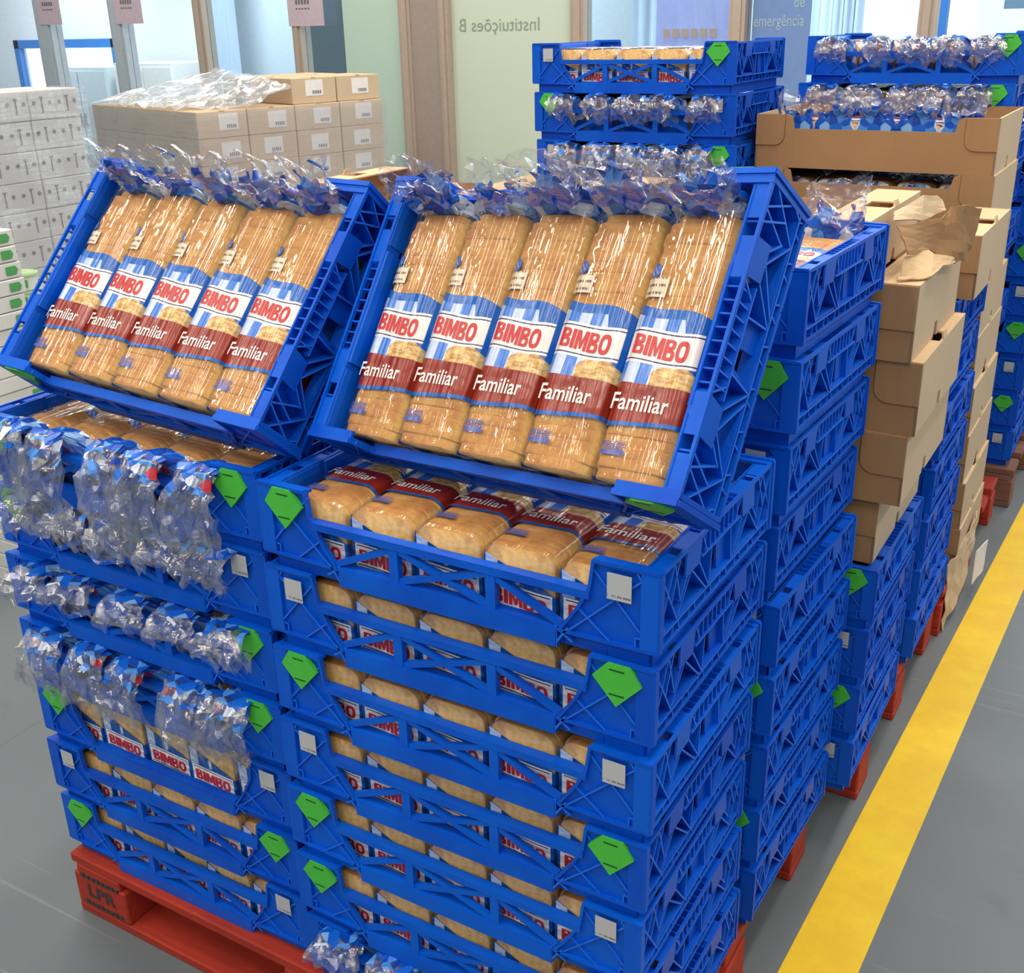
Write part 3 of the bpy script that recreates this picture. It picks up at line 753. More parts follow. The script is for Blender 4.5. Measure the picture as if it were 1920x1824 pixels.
# tilted crates
def tilt(rows, loc):
    X = Vector([r[0] for r in rows]).normalized(); Z = Vector([r[2] for r in rows]); Y = Z.cross(X).normalized(); Z = X.cross(Y)
    m = Matrix((X, Y, Z)).transposed().to_4x4(); m.translation = loc; return m
MR = tilt(((0.985, 0.026, -0.171), (-0.154, 0.585, -0.796), (0.079, 0.811, 0.580)), (-0.5424, 0.1840, 1.0172))
ML = tilt(((0.998, 0.048, -0.033), (-0.057, 0.669, -0.741), (-0.014, 0.741, 0.671)), (-1.1917, 0.1436, 1.0369))
c = make_crate('blue crate of five loaves tilted up on the stack beside the yellow line', (0, 0, 0), 'tilted display crates', 'none', 'tab', M=MR)
bk = new_obj('green_tab', ME_TAB_L, c); bk.matrix_local = Matrix.Translation((CW, CD, 0)) @ Matrix.Rotation(PI, 4, 'Z'); tag(bk, 'green plastic corner tab')
fill_crate(c, 'tilted crate beside the yellow line', tail='up', y=0.0185)
c = make_crate('blue crate of five loaves tilted up above the stencilled pallet corner', (0, 0, 0), 'tilted display crates', 'tab', 'none', M=ML)
fill_crate(c, 'tilted crate above the stencilled corner', tail='up', y=0.0185, ties=(1, 4))
# second row on the same pallet: nine crates high
spec2 = ['label', 'tab', 'label', 'label', 'label', 'tab', 'label', 'tab', 'label']
j2 = [0.008, 0.008, 0.002, -0.006, 0.006, 0.006, 0.004, 0.0, 0.0]
for k in range(9):
    z = PZ + (8 - k) * PITCH
    pos = 'top' if k == 0 else ('lowest' if k == 8 else f'{ORD[k]} from top')
    c = make_crate(f'blue bread crate, {pos}, tall second row stack beside the yellow line', (-0.590 + j2[k], 0.466 + R.uniform(0, 0.004), z), 'crates of the tall stack in the second row', 'tab', spec2[k], rz=-0.035)
    fill_crate(c, f'{ORD[k]} crate down, tall second row stack', tail='up' if k == 0 else None, letters=k == 0)
for k in range(9):
    c = make_crate('blue plastic bread crate in the hidden stack behind the tilted crate above the stencilled corner', (-1.215 + R.uniform(-.003, .003), 0.455, PZ + (8 - k) * PITCH), 'crates hidden behind the tilted crate', 'none', 'none')
    if k == 0: fill_crate(c, 'hidden stack behind the stencilled corner stack', tail='short', letters=False)

# second pallet: four crates with five trays on top, then seven crates with one tray
make_pallet('red wooden pallet under the crates and cardboard trays in the third row', -0.96, 0.045, 1.08, 1.875, M_REDWOOD)
spec3 = ['tab', 'label', 'tab', 'label']
for k in range(4):
    z = PZ + (3 - k) * PITCH
    pos = ['top crate', 'second crate down', 'third crate down', 'lowest crate'][k]
    c = make_crate(f'blue bread crate, {pos} underneath the third row cardboard tower', (-0.540 + [0.008, 0.004, 0.0, 0.0][k], 0.895, z), 'crates under the cardboard trays', 'label', spec3[k])
    fill_crate(c, f'{ORD[k]} crate under the third row trays', letters=False)
zt = PZ + 4 * PITCH
for k, (xr, dy) in enumerate(((0.050, 0.02), (0.090, 0.0), (0.100, 0.005), (0.080, -0.004), (-0.012, 0.0))):
    lab = ['brown cardboard tray resting directly on the third row crates', 'brown cardboard tray, second up in the third row tower', 'brown cardboard tray, third up in the third row tower',
           'brown cardboard tray under the torn tray in the third row', 'torn brown cardboard tray on top of the third row tower with ripped corner'][k]
    o = make_tray(lab, (xr - TW, 0.907 + dy, zt + k * 0.1344), 0.0, 'cardboard trays of the third row', flR=True); o.scale = (1, 1, 0.98 if k < 4 else 0.73)
TORN = o
for k in range(7):
    z = PZ + (6 - k) * PITCH
    c = make_crate(f'blue bread crate, {ORD[k]} from top, between the two cardboard tray towers', (-0.540 + R.uniform(-.006, .006), 1.46, z), 'crates between the two cardboard tray towers', 'tab', 'label')
    if k == 0: fill_crate(c, 'stack between the cardboard towers', letters=False)
make_tray('brown cardboard tray alone on top of the crates between the two towers', (0.085 - TW, 1.50, PZ + 7 * PITCH), 0.0, 'cardboard trays')
# left column of pallet two: trays whose tops show between the tilted crates and the glass wall
make_pallet('bare pallet under the half hidden cardboard trays', -1.745, -1.105, 1.45, 1.87, M_WOOD, h=0.118)
for k in range(8):
    make_tray('brown cardboard tray in the half hidden stack behind the tilted crates', (-1.735 + R.uniform(-.008, .008), 1.46, 0.118 + k * TH), 0.0, 'half hidden trays behind the tilted crates')

# third pallet: tray tower, crates behind it, tall crate stack to its left
make_pallet('dark red worn pallet under the tallest cardboard tray tower', -1.24, 0.06, 1.90, 2.84, M_REDWOOD, h=0.143)
Z3 = 0.143
for k in range(9):
    xr = 0.064 - 0.006 * k + R.uniform(-.003, .003)
    top = k == 8
    lab = 'brown cardboard tray with bag tails sticking out, top of the tallest tray tower' if top else f'brown cardboard tray, {ORD[k]} from the bottom, tallest tray tower'
    o = make_tray(lab, (xr - TW, 2.025, Z3 + k * (TH + 0.0002)), 0.0, 'cardboard trays of the tallest tower', flR=k < 7, flL=k < 7)
    if k >= 7:
        for i in range(5):
            L = Matrix.Translation((xr - TW / 2 + (i - 2) * 0.106, 2.025 + TD - 0.012, Z3 + k * TH + 0.006)) @ Matrix.Rotation(PI, 4, 'Z')
            o2 = make_loaf(f'bagged loaf, {ORD[i]} across, in {"top" if top else "second"} tray of the tallest tower', L, 'up' if top else 'short', 'bagged loaves of sliced bread', False)
    elif k < 7 and k > 5: pass
specb = [('label', 'tab'), ('tab', 'label'), ('label', 'tab')]
for k in range(11):
    z = Z3 + (10 - k) * PITCH
    c = make_crate(f'blue bread crate, {ORD[k]} from top, back stack before the frosted glass', (-1.222 + 0.006 * (k % 3), 1.90, z), 'crates of the back stack before the frosted glass', *(specb[k] if k < 3 else ('tab', 'label')))
    if k < 3: fill_crate(c, f'{ORD[k]} crate down, back stack before frosted glass', front_tail=k > 0, tail=('short', 'hang', 'mid')[k])
for k in range(11):
    z = Z3 + (10 - k) * PITCH
    c = make_crate(f'blue bread crate, {ORD[k]} from top, back stack before the bright window', (-0.598 - 0.018 * (k % 2), 2.45, z), 'crates of the back stack before the bright window', 'label', 'tab')
    if k < 2: fill_crate(c, f'{ORD[k]} crate down, back stack before bright window', front_tail=True, tail='hang')
# further pallets along the yellow line
make_pallet('bare brown wooden pallet further along the yellow line', -1.12, 0.10, 2.93, 3.83, M_WOOD)
make_pallet('red wooden pallet at the far end of the yellow line', -1.02, 0.20, 3.92, 4.82, M_REDWOOD)
for n, (x, y, cnt, wd) in enumerate(((-0.52, 2.95, 9, 'third'), (-0.50, 3.37, 9, 'fourth'), (-0.41, 3.95, 8, 'fifth'))):
    for k in range(cnt):
        make_crate(f'blue bread crate, {ORD[k]} from top, {wd} distant stack along the line', (x + R.uniform(-.006, .006), y, PZ + (cnt - 1 - k) * PITCH), 'crates of the distant stacks along the line', 'tab', 'tab' if k % 2 else 'label')

# torn flaps hanging from the top tray of the third row tower
def sheet(name, top, bot, mat, parent, n=10, m=6, amp=0.006, seed=0):
    """a ripped sheet of cardboard between two polylines (world points), with thickness"""
    def lerp(P, t):
        t *= len(P) - 1; i = min(int(t), len(P) - 2); return Vector(P[i]).lerp(Vector(P[i + 1]), t - i)
    b = B(); g = []
    for j in range(m + 1):
        row = []
        for i in range(n + 1):
            p = lerp(top, i / n).lerp(lerp(bot, i / n), j / m)
            p += noise.noise_vector(p * 22 + Vector((seed, 0, 0))) * amp + noise.noise_vector(p * 60 + Vector((seed, 0, 0))) * amp * 0.4
            if j in (0, m) or i in (0, n): p += noise.noise_vector(p * 90) * amp * 0.9
            row.append(b.bm.verts.new(p))
        g.append(row)
    for j in range(m):
        for i in range(n): b.face([g[j][i], g[j][i + 1], g[j + 1][i + 1], g[j + 1][i]])
    b.bm.normal_update(); th = 0.0028 if mat is not M_STRETCH else 0.0004
    g2 = [[b.bm.verts.new(v.co - v.normal * th) for v in row] for row in g]
    for j in range(m):
        for i in range(n): b.face([g2[j][i], g2[j + 1][i], g2[j + 1][i + 1], g2[j][i + 1]])
    rim = [(0, i) for i in range(n)] + [(j, n) for j in range(m)] + [(m, i) for i in range(n, 0, -1)] + [(j, 0) for j in range(m, 0, -1)]
    for q in range(len(rim)):
        (a, c), (d, e) = rim[q], rim[(q + 1) % len(rim)]; b.face([g[a][c], g[d][e], g2[d][e], g2[a][c]])
    o = b.obj(name, mat, parent)
    if parent is not None: o.matrix_parent_inverse = parent.matrix_basis.inverted()
    return o
sheet('torn_flap', [(0.020, 0.96, 1.284), (0.068, 1.12, 1.280), (0.092, 1.14, 1.304), (0.114, 1.20, 1.282)], [(0.044, 0.95, 1.238), (0.062, 1.07, 1.224), (0.090, 1.12, 1.20), (0.106, 1.18, 1.190)], M_CARD, TORN, seed=1, amp=0.006)
sheet('torn_flap', [(0.040, 0.955, 1.232), (0.070, 1.04, 1.226), (0.104, 1.17, 1.194)], [(0.040, 0.918, 1.199), (0.085, 0.96, 1.203), (0.098, 1.15, 1.200)], M_EDGE, TORN, seed=3, amp=0.004)
sheet('torn_flap', [(0.00, 1.02, 1.296), (0.03, 1.10, 1.318), (0.05, 1.18, 1.300)], [(0.01, 0.99, 1.288), (0.04, 1.06, 1.280), (0.06, 1.16, 1.284)], M_CARD2, TORN, n=6, m=4, seed=5, amp=0.004)

# ================================================================== BACK GLASS WALL
YW = 6.0
M_MULL = plain('brown_aluminium', srgb(186, 168, 152), 0.45)
M_MULLG = plain('grey_aluminium', srgb(182, 192, 198), 0.4)
M_JAMB = plain('taupe_door_post', srgb(168, 152, 142), 0.6)
t = MT('frosted_glass'); x, y, z = t.xyz(); M_FROST = t.set(color=t.mix(t.noise(0.6, 3), srgb(208, 222, 200), srgb(222, 232, 214)), rough=0.22, spec=0.6)
t = MT('frosted_green_glass'); M_FROSTG = t.set(color=t.mix(t.noise(0.7, 3), srgb(184, 214, 196), srgb(204, 226, 210)), rough=0.25, spec=0.6)
def glass_mat(name, tint, refl):
    t = MT(name); tr = t.node('ShaderNodeBsdfTransparent'); tr.inputs[0].default_value = (*tint, 1)
    gl = t.node('ShaderNodeBsdfGlossy'); gl.inputs['Roughness'].default_value = 0.03
    m = t.node('ShaderNodeMixShader'); m.inputs[0].default_value = refl
    t.link(tr.outputs[0], m.inputs[1]); t.link(gl.outputs[0], m.inputs[2]); t.link(m.outputs[0], t.out.inputs['Surface']); t.nt.nodes.remove(t.b); return t.m
M_GLASS = glass_mat('clear_glass', (0.97, 0.99, 1.0), 0.05)
M_GLASSB = glass_mat('bluish_glass', (0.84, 0.93, 0.98), 0.06)
def st(name, b, mat, label=None):
    o = b.obj(name, mat); return tag(o, label, None, None, 'structure')
H1 = 3.0
def pane(n, x0, x1, mat, lab=None):
    w = st(f'window_{n}', B().box(x0 - 0.005, YW - 0.03, 0.0, x1 + 0.005, YW + 0.03, 0.08), M_MULL, lab)
    B().box(x0, YW - 0.004, 0.08, x1, YW + 0.004, H1).obj('pane', mat, w); return w
xs = [(-9.4, -8.51), (-8.32, -7.57), (-7.42, -6.60), (-6.50, -5.60), (-5.52, -4.60)]
pane(1, -10.6, -8.51, M_GLASS); pane(2, -8.32, -7.57, M_GLASS); pane(3, -7.42, -6.60, M_GLASS); pane(4, -6.50, -5.59, M_GLASSB)
pane(5, -5.51, -5.14, M_GLASSB); pane(6, -5.14, -4.60, M_FROSTG); pane(7, -4.18, -3.22, M_FROST); pane(8, -3.12, -2.13, M_GLASSB); pane(9, -2.03, -1.02, M_GLASSB); pane(10, -0.93, 0.6, M_GLASS); pane(11, 0.7, 2.2, M_GLASS)
for n, (x0, x1, m) in enumerate(((-8.51, -8.32, M_MULLG), (-7.57, -7.42, M_MULLG), (-6.60, -6.50, M_MULL), (-5.59, -5.51, M_MULL), (-4.60, -4.50, M_MULL), (-4.26, -4.18, M_MULL), (-3.22, -3.12, M_MULL), (-2.13, -2.03, M_MULL), (-1.02, -0.93, M_MULL), (0.6, 0.7, M_MULL))):
    b = B(); b.box(x0, YW - 0.06, 0, x1, YW + 0.06, H1); b.box(x0 + 0.025, YW - 0.072, 0, x1 - 0.025, YW - 0.06, H1); st(f'trim_{n + 1}', b, m)
st('trim_11', B().box(-4.50, YW - 0.05, 0, -4.26, YW + 0.05, H1), M_JAMB)
st('trim_12', B().box(-10.6, YW - 0.07, H1, 2.2, YW + 0.07, H1 + 0.15), M_MULL)
# lettering on the frosted glass, seen from behind (mirrored)
M_FAINT = plain('faint_glass_lettering', srgb(150, 168, 152), 0.5)
Mw = lambda x, y, z: Matrix.Translation((x, y, z)) @ Matrix.Rotation(PI / 2, 4, 'X')
wf = [o for o in COL.objects if o.name == 'window_7'][0]
me = text_mesh('Instituições B', 0.12, 0.0); me.materials.append(M_FAINT)
for v in me.vertices: v.co.x = -v.co.x
o = new_obj('glass_lettering', me, wf); o.matrix_local = Mw(-3.80, YW - 0.006, 1.60)
# paper notices on the glass
def notice(label, x0, x1, z0, z1, y=YW - 0.012, mat=None, cat='notice'):
    o = B().box(x0, y - 0.002, z0, x1, y, z1).obj('paper_notice', mat or M_PINK); return tag(o, label, cat)
for lab, x0, x1, z0 in (('pinkish paper notice on the first glass pane beside the white cartons', -8.44, -8.14, 1.69), ('pinkish paper notice on the second glass mullion', -7.47, -7.15, 1.68), ('pinkish paper notice taped beside the frosted glass', -5.60, -5.26, 1.63)):
    o = notice(lab, x0, x1, z0, z0 + 0.42, YW - 0.075)
    for q in range(2):
        c = B(); 
        for k in range(5): c.box(x0 + 0.08 + k * 0.028, YW - 0.0782, z0 + 0.15 - q * 0.035, x0 + 0.098 + k * 0.028, YW - 0.077, z0 + (0.18 if q == 0 else 0.125))
        c.obj('print_line', M_GREYINK, o)
# lilac emergency banner and the pale poster
M_LILAC = plain('lilac_banner', srgb(176, 182, 226), 0.6); M_POST = plain('pale_poster', srgb(206, 204, 234), 0.6); M_ORANGE = plain('orange_print', srgb(250, 196, 170), 0.6)
ban = B().box(-2.02, YW + 0.05, 0.9, -1.66, YW + 0.056, 2.1).obj('lilac_banner', M_LILAC); tag(ban, 'lilac banner with white lettering behind the glass', 'banner')
text_obj('lettering', 'emergência', 0.095, M_PAPER, Mw(-1.855, YW + 0.048, 1.585), ban, offset=0.001, sx=0.72)
text_obj('lettering', 'de', 0.095, M_PAPER, Mw(-1.735, YW + 0.048, 1.70), ban, offset=0.001, sx=0.72)
b = B(); n = 10
v = [[b.bm.verts.new((-2.66 + 0.5 * i / n, YW + 0.06 + 0.012 * math.sin(i * 1.3) * (1 - k * 0.3), 2.1 - 0.9 * k)) for i in range(n + 1)] for k in range(2)]
for i in range(n): b.face([v[0][i], v[0][i + 1], v[1][i + 1], v[1][i]])
bmesh.ops.solidify(b.bm, geom=list(b.bm.faces), thickness=0.003)
po = b.obj('hanging_poster', M_POST, None); tag(po, 'pale hanging poster with orange print behind the glass', 'poster')
b = B()
for k in range(6): b.box(-2.60 + k * 0.062, YW + 0.036, 1.51, -2.555 + k * 0.062, YW + 0.040, 1.56)
b.obj('orange_print', M_ORANGE, po)

# the room behind the glass
M_WHITEWALL = plain('white_wall_paint', srgb(228, 236, 242), 0.7)
M_BLUEFRAME = plain('blue_window_frame', srgb(40, 120, 200), 0.4)
def emit(name, col, s):
    t = MT(name); e = t.node('ShaderNodeEmission'); e.inputs[0].default_value = (*col, 1); e.inputs[1].default_value = s
    t.link(e.outputs[0], t.out.inputs['Surface']); t.nt.nodes.remove(t.b); return t.m
t = MT('overcast_sky_glow'); x, y, z = t.xyz(); e = t.node('ShaderNodeEmission'); n = t.noise(2.2, 4)
t.link(t.mix(n.smooth(0.5, 0.7), (0.92, 1.0, 1.0), (0.5, 0.76, 0.8)), e.inputs[0]); e.inputs[1].default_value = 3.0; t.link(e.outputs[0], t.out.inputs['Surface']); M_SKY = t.m
YB = 9.0
for x in (-11.5, -8.5, -5.5, -2.5, 0.5): area('back_room_fill', (x, 7.6, 2.95), (0, 0, 0), 1.2, 0.6, 90, (0.93, 0.97, 1.0))  # unseen lights added to brighten the white room
wb = B(); WX0, WX1, WZ0, WZ1 = -12.9, -11.0, 0.55, 1.55
RX0, RX1, RZ0, RZ1 = -2.5, 1.5, 0.3, 2.6
wb.box(-16, YB, 0, WX0, YB + 0.15, 3); wb.box(WX0, YB, 0, WX1, YB + 0.15, WZ0); wb.box(WX0, YB, WZ1, WX1, YB + 0.15, 3); wb.box(WX1, YB, 0, RX0, YB + 0.15, 3)
wb.box(RX0, YB, 0, RX1, YB + 0.15, RZ0); wb.box(RX0, YB, RZ1, RX1, YB + 0.15, 3); wb.box(RX1, YB, 0, 4, YB + 0.15, 3)
st('wall_back', wb, M_WHITEWALL)
st('wall_left', B().box(-10.75, -3.5, 0, -10.6, 5.9, 3.1), M_WHITEWALL)
w = st('window_12', B().box(WX0, YB - 0.03, WZ0, WX0 + 0.09, YB + 0.05, WZ1).box(WX1 - 0.09, YB - 0.03, WZ0, WX1, YB + 0.05, WZ1).box(WX0, YB - 0.03, WZ1 - 0.1, WX1, YB + 0.05, WZ1).box(WX0, YB - 0.03, WZ0, WX1, YB + 0.05, WZ0 + 0.08), M_BLUEFRAME)
B().box(WX0 + 0.09, YB + 0.02, WZ0 + 0.08, WX1 - 0.09, YB + 0.026, WZ1 - 0.1).obj('pane', M_GLASS, w)
w = st('window_13', B().box(RX0, YB - 0.03, RZ0, RX0 + 0.06, YB + 0.05, RZ1).box(-1.55, YB - 0.03, RZ0, -1.43, YB + 0.05, RZ1).box(RX1 - 0.06, YB - 0.03, RZ0, RX1, YB + 0.05, RZ1), M_BLUEFRAME)
B().box(RX0 + 0.06, YB + 0.02, RZ0, RX1 - 0.06, YB + 0.026, RZ1).obj('pane', M_GLASS, w)
sk = B().box(-20, 12, -1, 10, 12.02, 7).obj('sky_backdrop', M_SKY); tag(sk, 'bright overcast daylight outside the windows', None, None, 'structure')
M_FACADE = plain('pale_facade', srgb(236, 244, 250), 0.8); M_FACWIN = plain('facade_window_glass', srgb(140, 176, 206), 0.3)
fa = thing('apartment_building', 'pale building with small windows seen through the bright window', 'building', (0.0, 11.3, 0))
B().box(-1.6, 0, 0, 3.0, 0.4, 3.2).obj('facade', emit('glowing_facade', (0.92, 0.98, 1.0), 1.6), fa)  # facade emits: the daylight on it is put into the material
for i in range(6):
    for j in range(3):
        q = B().box(0, -0.03, 0, 0.22, -0.004, 0.14).obj('window', M_FACWIN, fa); q.location = (-1.35 + i * 0.48, 0, 1.28 + j * 0.36)
# pale curtains
t = MT('pale_curtain'); M_CURT = t.set(color=srgb(206, 220, 234), rough=0.8)
def curtain(label, x0, x1, y, z0=0.2, z1=2.6):
    b = B(); n = 26; v = []
    for k in range(2): v.append([b.bm.verts.new((x0 + (x1 - x0) * i / n, y + 0.05 * math.sin(i * 1.5), (z0, z1)[k])) for i in range(n + 1)])
    for i in range(n): b.face([v[0][i], v[0][i + 1], v[1][i + 1], v[1][i]])
    bmesh.ops.solidify(b.bm, geom=list(b.bm.faces), thickness=0.004)
    return tag(b.obj('curtain', M_CURT, smooth=True), label, 'curtain')
curtain('pale curtain hanging behind the glass beside the lilac banner', -2.25, -1.75, 7.6)
curtain('pale curtain hanging behind the left glass panes', -9.15, -8.7, 8.6)
curtain('pale curtain hanging behind the pale poster', -3.9, -3.2, 8.4)
# white cabinets in the room
def cabinet(label, x0, x1, y0, y1, h, m):
    o = thing('office_cabinet', label, 'cabinet', ((x0 + x1) / 2, (y0 + y1) / 2, 0)); w, d = x1 - x0, y1 - y0
    B().box(-w / 2, -d / 2, 0.0, w / 2, d / 2, h).obj('body', m, o, bevel=0.01)
    for s in (-1, 1):
        q = B().box(-w / 4 + 0.01, -0.012, 0.09, w / 4 - 0.01, 0, h - 0.05).obj('door', m, o); q.location = (s * w / 4, -d / 2 - 0.001, 0)
        B().box(-s * w / 4 + s * 0.04 - 0.01, -0.03, h * 0.5, -s * w / 4 + s * 0.04 + 0.01, -0.012, h * 0.5 + 0.12).obj('handle', M_GREYINK, q)
    return o
M_CAB = plain('pale_cabinet', srgb(204, 220, 226), 0.5); M_CABW = plain('white_cabinet', srgb(236, 242, 240), 0.5)
cabinet('low pale grey cabinet behind the left glass panes', -11.3, -10.35, 8.2, 8.8, 1.26, M_CAB)
cabinet('taller white cabinet beside the low grey cabinet', -10.2, -9.3, 8.2, 8.8, 1.30, M_CABW)
cabinet('dark grey cabinet behind the bluish glass pane', -6.9, -5.9, 7.6, 8.2, 2.2, plain('slate_cabinet', srgb(120, 132, 138), 0.5))

# ================================================================== LEFT SIDE GOODS
# stretch wrapped pallet of small brown cartons
A = math.radians(74); WO = Vector((-4.0, 3.3, 0)); ux = Vector((math.cos(A), math.sin(A), 0)); uy = Vector((-math.sin(A), math.cos(A), 0))
RW = A - 0
def in_wrap(x, y, z): return WO + ux * x + uy * y + Vector((0, 0, z))
pal = make_pallet('brown wooden pallet under the stretch wrapped cartons', 0, 1.2, 0, 1.24, M_WOOD); pal.location = in_wrap(0.6, 0.62, 0); pal.rotation_euler.z = RW
CB = (0.297, 0.307, 0.136)
def carton_mesh(sx, sy, sz, m): return B().box(0.002, 0.002, 0.0, sx - 0.002, sy - 0.002, sz - 0.0015).mesh('carton_body', m, bevel=0.003)
ME_CB = carton_mesh(*CB, M_CARD2)
ME_CBL = B().box(0.10, 0.0004, 0.035, 0.215, 0.0018, 0.118).mesh('address_label', M_PAPER)
bb = B()
for k in range(5): bb.box(0.145 + k * 0.012, -0.0004, 0.045, 0.152 + k * 0.012, 0.0003, 0.063)
ME_BAR = bb.mesh('bar_print', M_GREYINK)
ME_TAPE = B().box(0.135, 0.0, CB[2] - 0.0016, 0.165, CB[1], CB[2] - 0.0008).mesh('tape_strip', M_EDGE)
def small_carton(label, x, y, z, group, labelled=True):
    o = thing('brown_carton', label, 'carton', in_wrap(x, y, z), RW, group); new_obj('carton_body', ME_CB, o)
    if labelled:
        l = new_obj('address_label', ME_CBL, o); tag(l, 'white address label'); l.location = (R.uniform(-.03, .03), 0, R.uniform(-.008, .006)); new_obj('bar_print', ME_BAR, l)
    new_obj('tape_strip', ME_TAPE, o); return o
LAY = 8; zc = PZ
for k in range(LAY):
    for i in range(4):
        for j in range(4):
            if 0 < i < 3 and 0 < j < 3: continue
            front = j == 0
            if not front and i not in (0,) and k < LAY - 1: continue
            lab = (f'brown carton with label, layer {ORD[k]} up, {ORD[i]} along the labelled face of the wrapped pallet' if front else f'plain brown carton, layer {ORD[k]} up, row {ORD[j]} back, column {ORD[i]} of the wrapped pallet')
            small_carton(lab, i * 0.30, j * 0.31, zc + k * CB[2], 'cartons on the stretch wrapped pallet', front)
z8 = zc + LAY * CB[2]
for i in (2, 3): small_carton(f'brown carton standing alone on top of the wrapped pallet, {("nearer", "further")[i - 2]} one', i * 0.30, 0.02, z8, 'cartons on the stretch wrapped pallet')
for i in (2, 3): small_carton(f'orange brown carton on top of the wrapped pallet, {("nearer", "further")[i - 2]} of the open pair', i * 0.30 - 0.05, 0.36, z8, 'cartons on the stretch wrapped pallet', False)
# stretch film skin round the load, with a loose crumpled top
b = B(); g = []; nx = 96
for k in range(15):
    row = []
    for i in range(nx):
        tt = i / nx * 4; sd = int(tt); fr = tt - sd; e = 0.014
        P = [(-e, -e), (1.2 + e, -e), (1.2 + e, 1.24 + e), (-e, 1.24 + e)]
        p = Vector(P[sd]).lerp(Vector(P[(sd + 1) % 4]), fr); q = k / 14
        ztop = z8 - 0.006
        zz = 0.10 + q * (ztop - 0.10)
        w = in_wrap(p.x, p.y, zz); w += noise.noise_vector(w * 7 + Vector((0, 0, k))) * 0.006
        inw = 0.12 * max(0, q - 0.9) * 10
        c = in_wrap(0.6, 0.62, zz); row.append(b.bm.verts.new(w))
    g.append(row)
for k in range(14):
    for i in range(nx): b.face([g[k][i], g[k][(i + 1) % nx], g[k + 1][(i + 1) % nx], g[k + 1][i]])
sf = b.obj('stretch_film', M_STRETCH); tag(sf, 'clear stretch film wrapped round the pallet of brown cartons', 'stretch film')

# white printed cartons, a wall of them at the left
ME_WC = carton_mesh(0.30, 0.234, 0.109, M_CARDW)
bb = B()
for c0 in (0.0, 0.117): bb.box(0.2985, c0 + 0.0565, 0.026, 0.3006, c0 + 0.0605, 0.080).box(0.2985, c0 + 0.051, 0.078, 0.3008, c0 + 0.066, 0.083)
ME_WCT = bb.mesh('slot_print', M_GREYINK)
bb = B()
for c0 in (0.022, 0.094, 0.139, 0.211): bb.prism([(c0 + 0.0075 * math.cos(a), 0.062 + 0.0075 * math.sin(a)) for a in [k * PI / 5 for k in range(10)]], 0.2985, 0.3008, lambda u, v, w: (w, u, v))
ME_WCD = bb.mesh('dot_print', M_GREYINK)
for k in range(13):
    for j in range(4):
        o = thing('white_carton', f'white carton with slots and dots, {ORD[k]} row up, {ORD[j]} column of its wall', 'carton', (-3.70 + R.uniform(-.004, .004), 1.16 + j * 0.236, k * 0.1095), 0.0, 'white cartons with slots and dots')
        new_obj('carton_body', ME_WC, o); new_obj('slot_print', ME_WCT, o); new_obj('dot_print', ME_WCD, o)
b = B(); g = []
for k in range(9):
    g.append([b.bm.verts.new(Vector((-3.385, 1.10 + 1.02 * i / 20, 0.75 + 0.085 * k)) + noise.noise_vector(Vector((i * 0.5, k * 0.6, 2))) * 0.012) for i in range(21)])
for k in range(8):
    for i in range(20): b.face([g[k][i], g[k][i + 1], g[k + 1][i + 1], g[k + 1][i]])
wf2 = b.obj('stretch_film', M_STRETCH); tag(wf2, 'clear stretch film hanging over the white carton wall', 'stretch film')

# low white cartons with green logos
ME_GC = carton_mesh(0.30, 0.24, 0.050, M_CARDW)
ME_GL = B().prism([(0.180, 0.012), (0.215, 0.012), (0.222, 0.026), (0.214, 0.038), (0.180, 0.038)], 0.299, 0.3012, lambda u, v, w: (w, u, v)).mesh('green_logo', M_LOGO)
for k in range(21):
    o = thing('flat_white_carton', f'flat white carton with green logo, {ORD[k]} up in the tallest green logo stack', 'carton', (-3.0 + R.uniform(-.005, .005), 0.965 + R.uniform(-.006, .006) + (0.02 if k < 14 else 0), k * 0.0505), 0.0, 'flat white cartons with green logos')
    new_obj('carton_body', ME_GC, o); tag(new_obj('green_logo', ME_GL, o), 'green printed logo')
for k in range(12):
    o = thing('flat_white_carton', f'flat white carton, {ORD[k]} up from the floor, under the round tubs', 'carton', (-3.3, 1.27, k * 0.0505), 0.0, 'flat white cartons under the round tubs'); new_obj('carton_body', ME_GC, o); tag(new_obj('green_logo', ME_GL, o), 'green printed logo')
M_TUB = plain('white_tub', srgb(222, 226, 216), 0.4); M_LID = plain('pale_green_lid', srgb(176, 206, 156), 0.4)
bt = B(); bt.cyl((0, 0), 0.054, 0, 0.048, 24, 0.058); ME_TUB = bt.mesh('tub_body', M_TUB); bt = B(); bt.cyl((0, 0), 0.061, 0.048, 0.056, 24); bt.cyl((0, 0), 0.05, 0.0562, 0.059, 24); ME_LID = bt.mesh('lid', M_LID)
bt = B(); bt.prism([(0.059 * math.cos(a), 0.059 * math.sin(a)) for a in (-0.9, -0.7, -0.5, -0.3)] + [(0.05 * math.cos(a), 0.05 * math.sin(a)) for a in (-0.3, -0.9)], 0.012, 0.038, lambda u, v, w: (u, v, w)); ME_TL = bt.mesh('green_logo', M_LOGO)
for c, (x, y) in enumerate(((-3.06, 1.33), (-3.07, 1.455), (-3.19, 1.36))):
    for k in range(4):
        o = thing('round_tub', f'round white tub with pale green lid, {ORD[k]} up, {("front", "far", "rear")[c]} column', 'tub', (x, y, 12 * 0.0505 + k * 0.0595), R.uniform(-.3, .3), 'round tubs with green lids')
        new_obj('tub_body', ME_TUB, o); tag(new_obj('lid', ME_LID, o), 'pale green lid'); new_obj('green_logo', ME_TL, o)
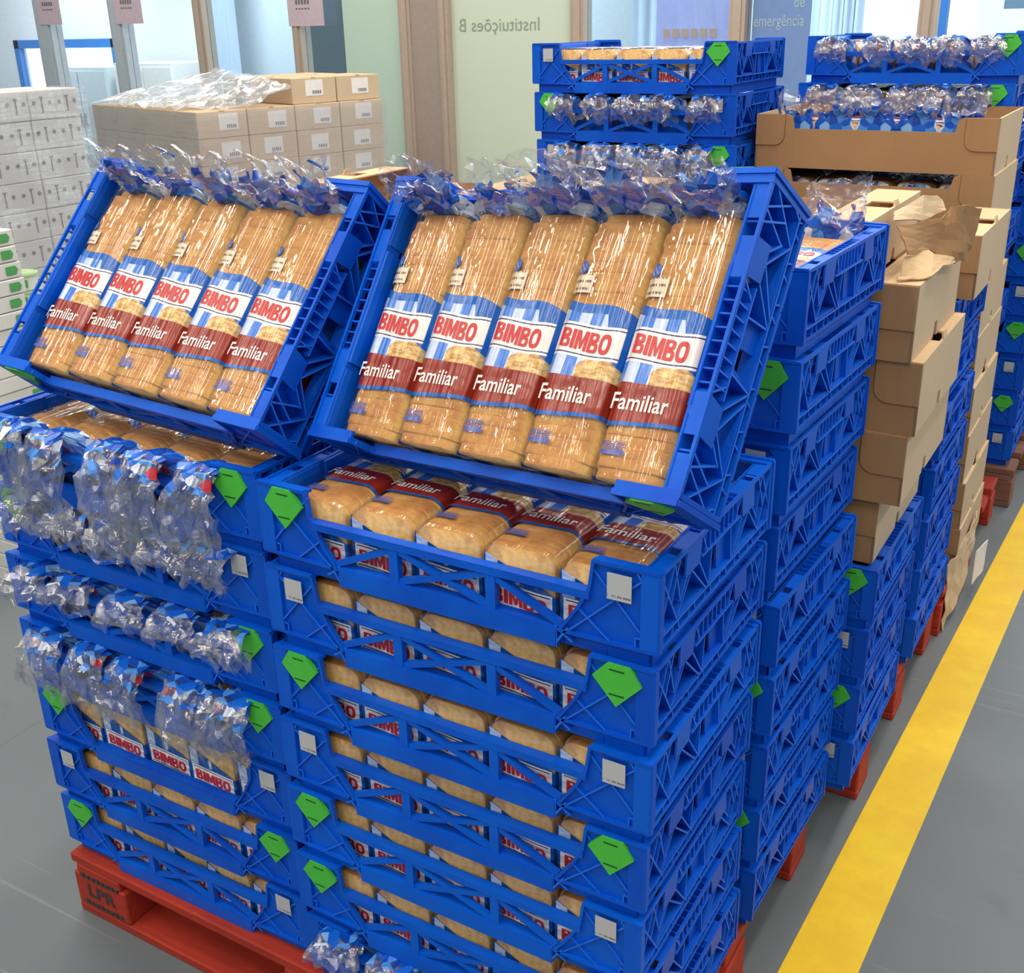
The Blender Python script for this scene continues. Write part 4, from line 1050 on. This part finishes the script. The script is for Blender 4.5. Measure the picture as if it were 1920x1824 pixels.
# crumpled clear bag on a low carton pile, showing under the tilted crate
for k in range(8):
    o = thing('flat_white_carton', f'flat white carton, {ORD[k]} up from the floor, under the crumpled clear bag', 'carton', (-2.72, 0.86, k * 0.0505), 0.0, 'flat white cartons under the crumpled bag'); new_obj('carton_body', ME_GC, o); tag(new_obj('green_logo', ME_GL, o), 'green printed logo')
def crumple(name, label, loc, sx, sy, sz, seed, mat, cat):
    b = B(); bmesh.ops.create_icosphere(b.bm, subdivisions=4, radius=1)
    for v in b.bm.verts:
        p = v.co.copy(); d = 1 + 0.35 * noise.noise(p * 1.7 + Vector((seed, 0, 0))) + 0.22 * noise.noise(p * 4.1 + Vector((seed, 3, 0))); v.co = Vector((p.x * sx * d, p.y * sy * d, max(0, (p.z * d + 0.75)) * sz))
    o = b.obj(name, mat); o.location = loc; return tag(o, label, cat)
crumple('plastic_bag', 'crumpled clear plastic bag lying on flat cartons under the tilted crate', (-2.60, 0.97, 8 * 0.0505), 0.20, 0.13, 0.06, 2, film_mat('loose_bag_film', wr_scale=(14, 14, 14), amount=0.12, rough=0.08, bump=0.6, haze=0.22), 'bag')
crumple('plastic_scrap', 'scrap of clear film lying on the floor beside the front stack', (-2.96, 1.08, 0.0), 0.10, 0.05, 0.03, 6, film_mat('film_scrap', wr_scale=(14, 14, 14), amount=0.12, rough=0.1, bump=0.6, haze=0.3), 'film scrap')
# torn cardboard corner hanging over the pallet, with a white paper slip
tb = sheet('torn_cardboard', [(0.055, 1.95, 0.20), (0.066, 2.1, 0.21), (0.072, 2.28, 0.24)], [(0.060, 1.93, 0.0), (0.078, 2.08, 0.05), (0.080, 2.25, 0.16)], M_CARD2, None, seed=9, amp=0.007)
tag(tb, 'torn cardboard hanging over the pallet edge by the yellow line', 'cardboard')
ps = sheet('paper_slip', [(0.095, 2.19, 0.150), (0.110, 2.29, 0.150)], [(0.100, 2.16, 0.055), (0.112, 2.26, 0.06)], M_PAPER, None, n=4, m=4, seed=4, amp=0.002)
tag(ps, 'white paper slip stuck on the torn cardboard by the yellow line', 'paper')
W3 = lambda x, y, z: tuple(in_wrap(x, y, z8 + z))
lf = sheet('loose_film', [W3(0.66, 0.90, 0.17), W3(0.57, 0.55, 0.16), W3(0.56, 0.25, 0.14), W3(0.585, -0.012, 0.10)], [W3(0.0, 1.24, 0.012), W3(0.0, 0.7, 0.012), W3(0.0, 0.2, 0.012), W3(0.30, -0.012, 0.012)], M_STRETCH, None, n=26, m=10, amp=0.02, seed=12)
tag(lf, 'loose crumpled film draped over the top of the wrapped pallet', 'stretch film')
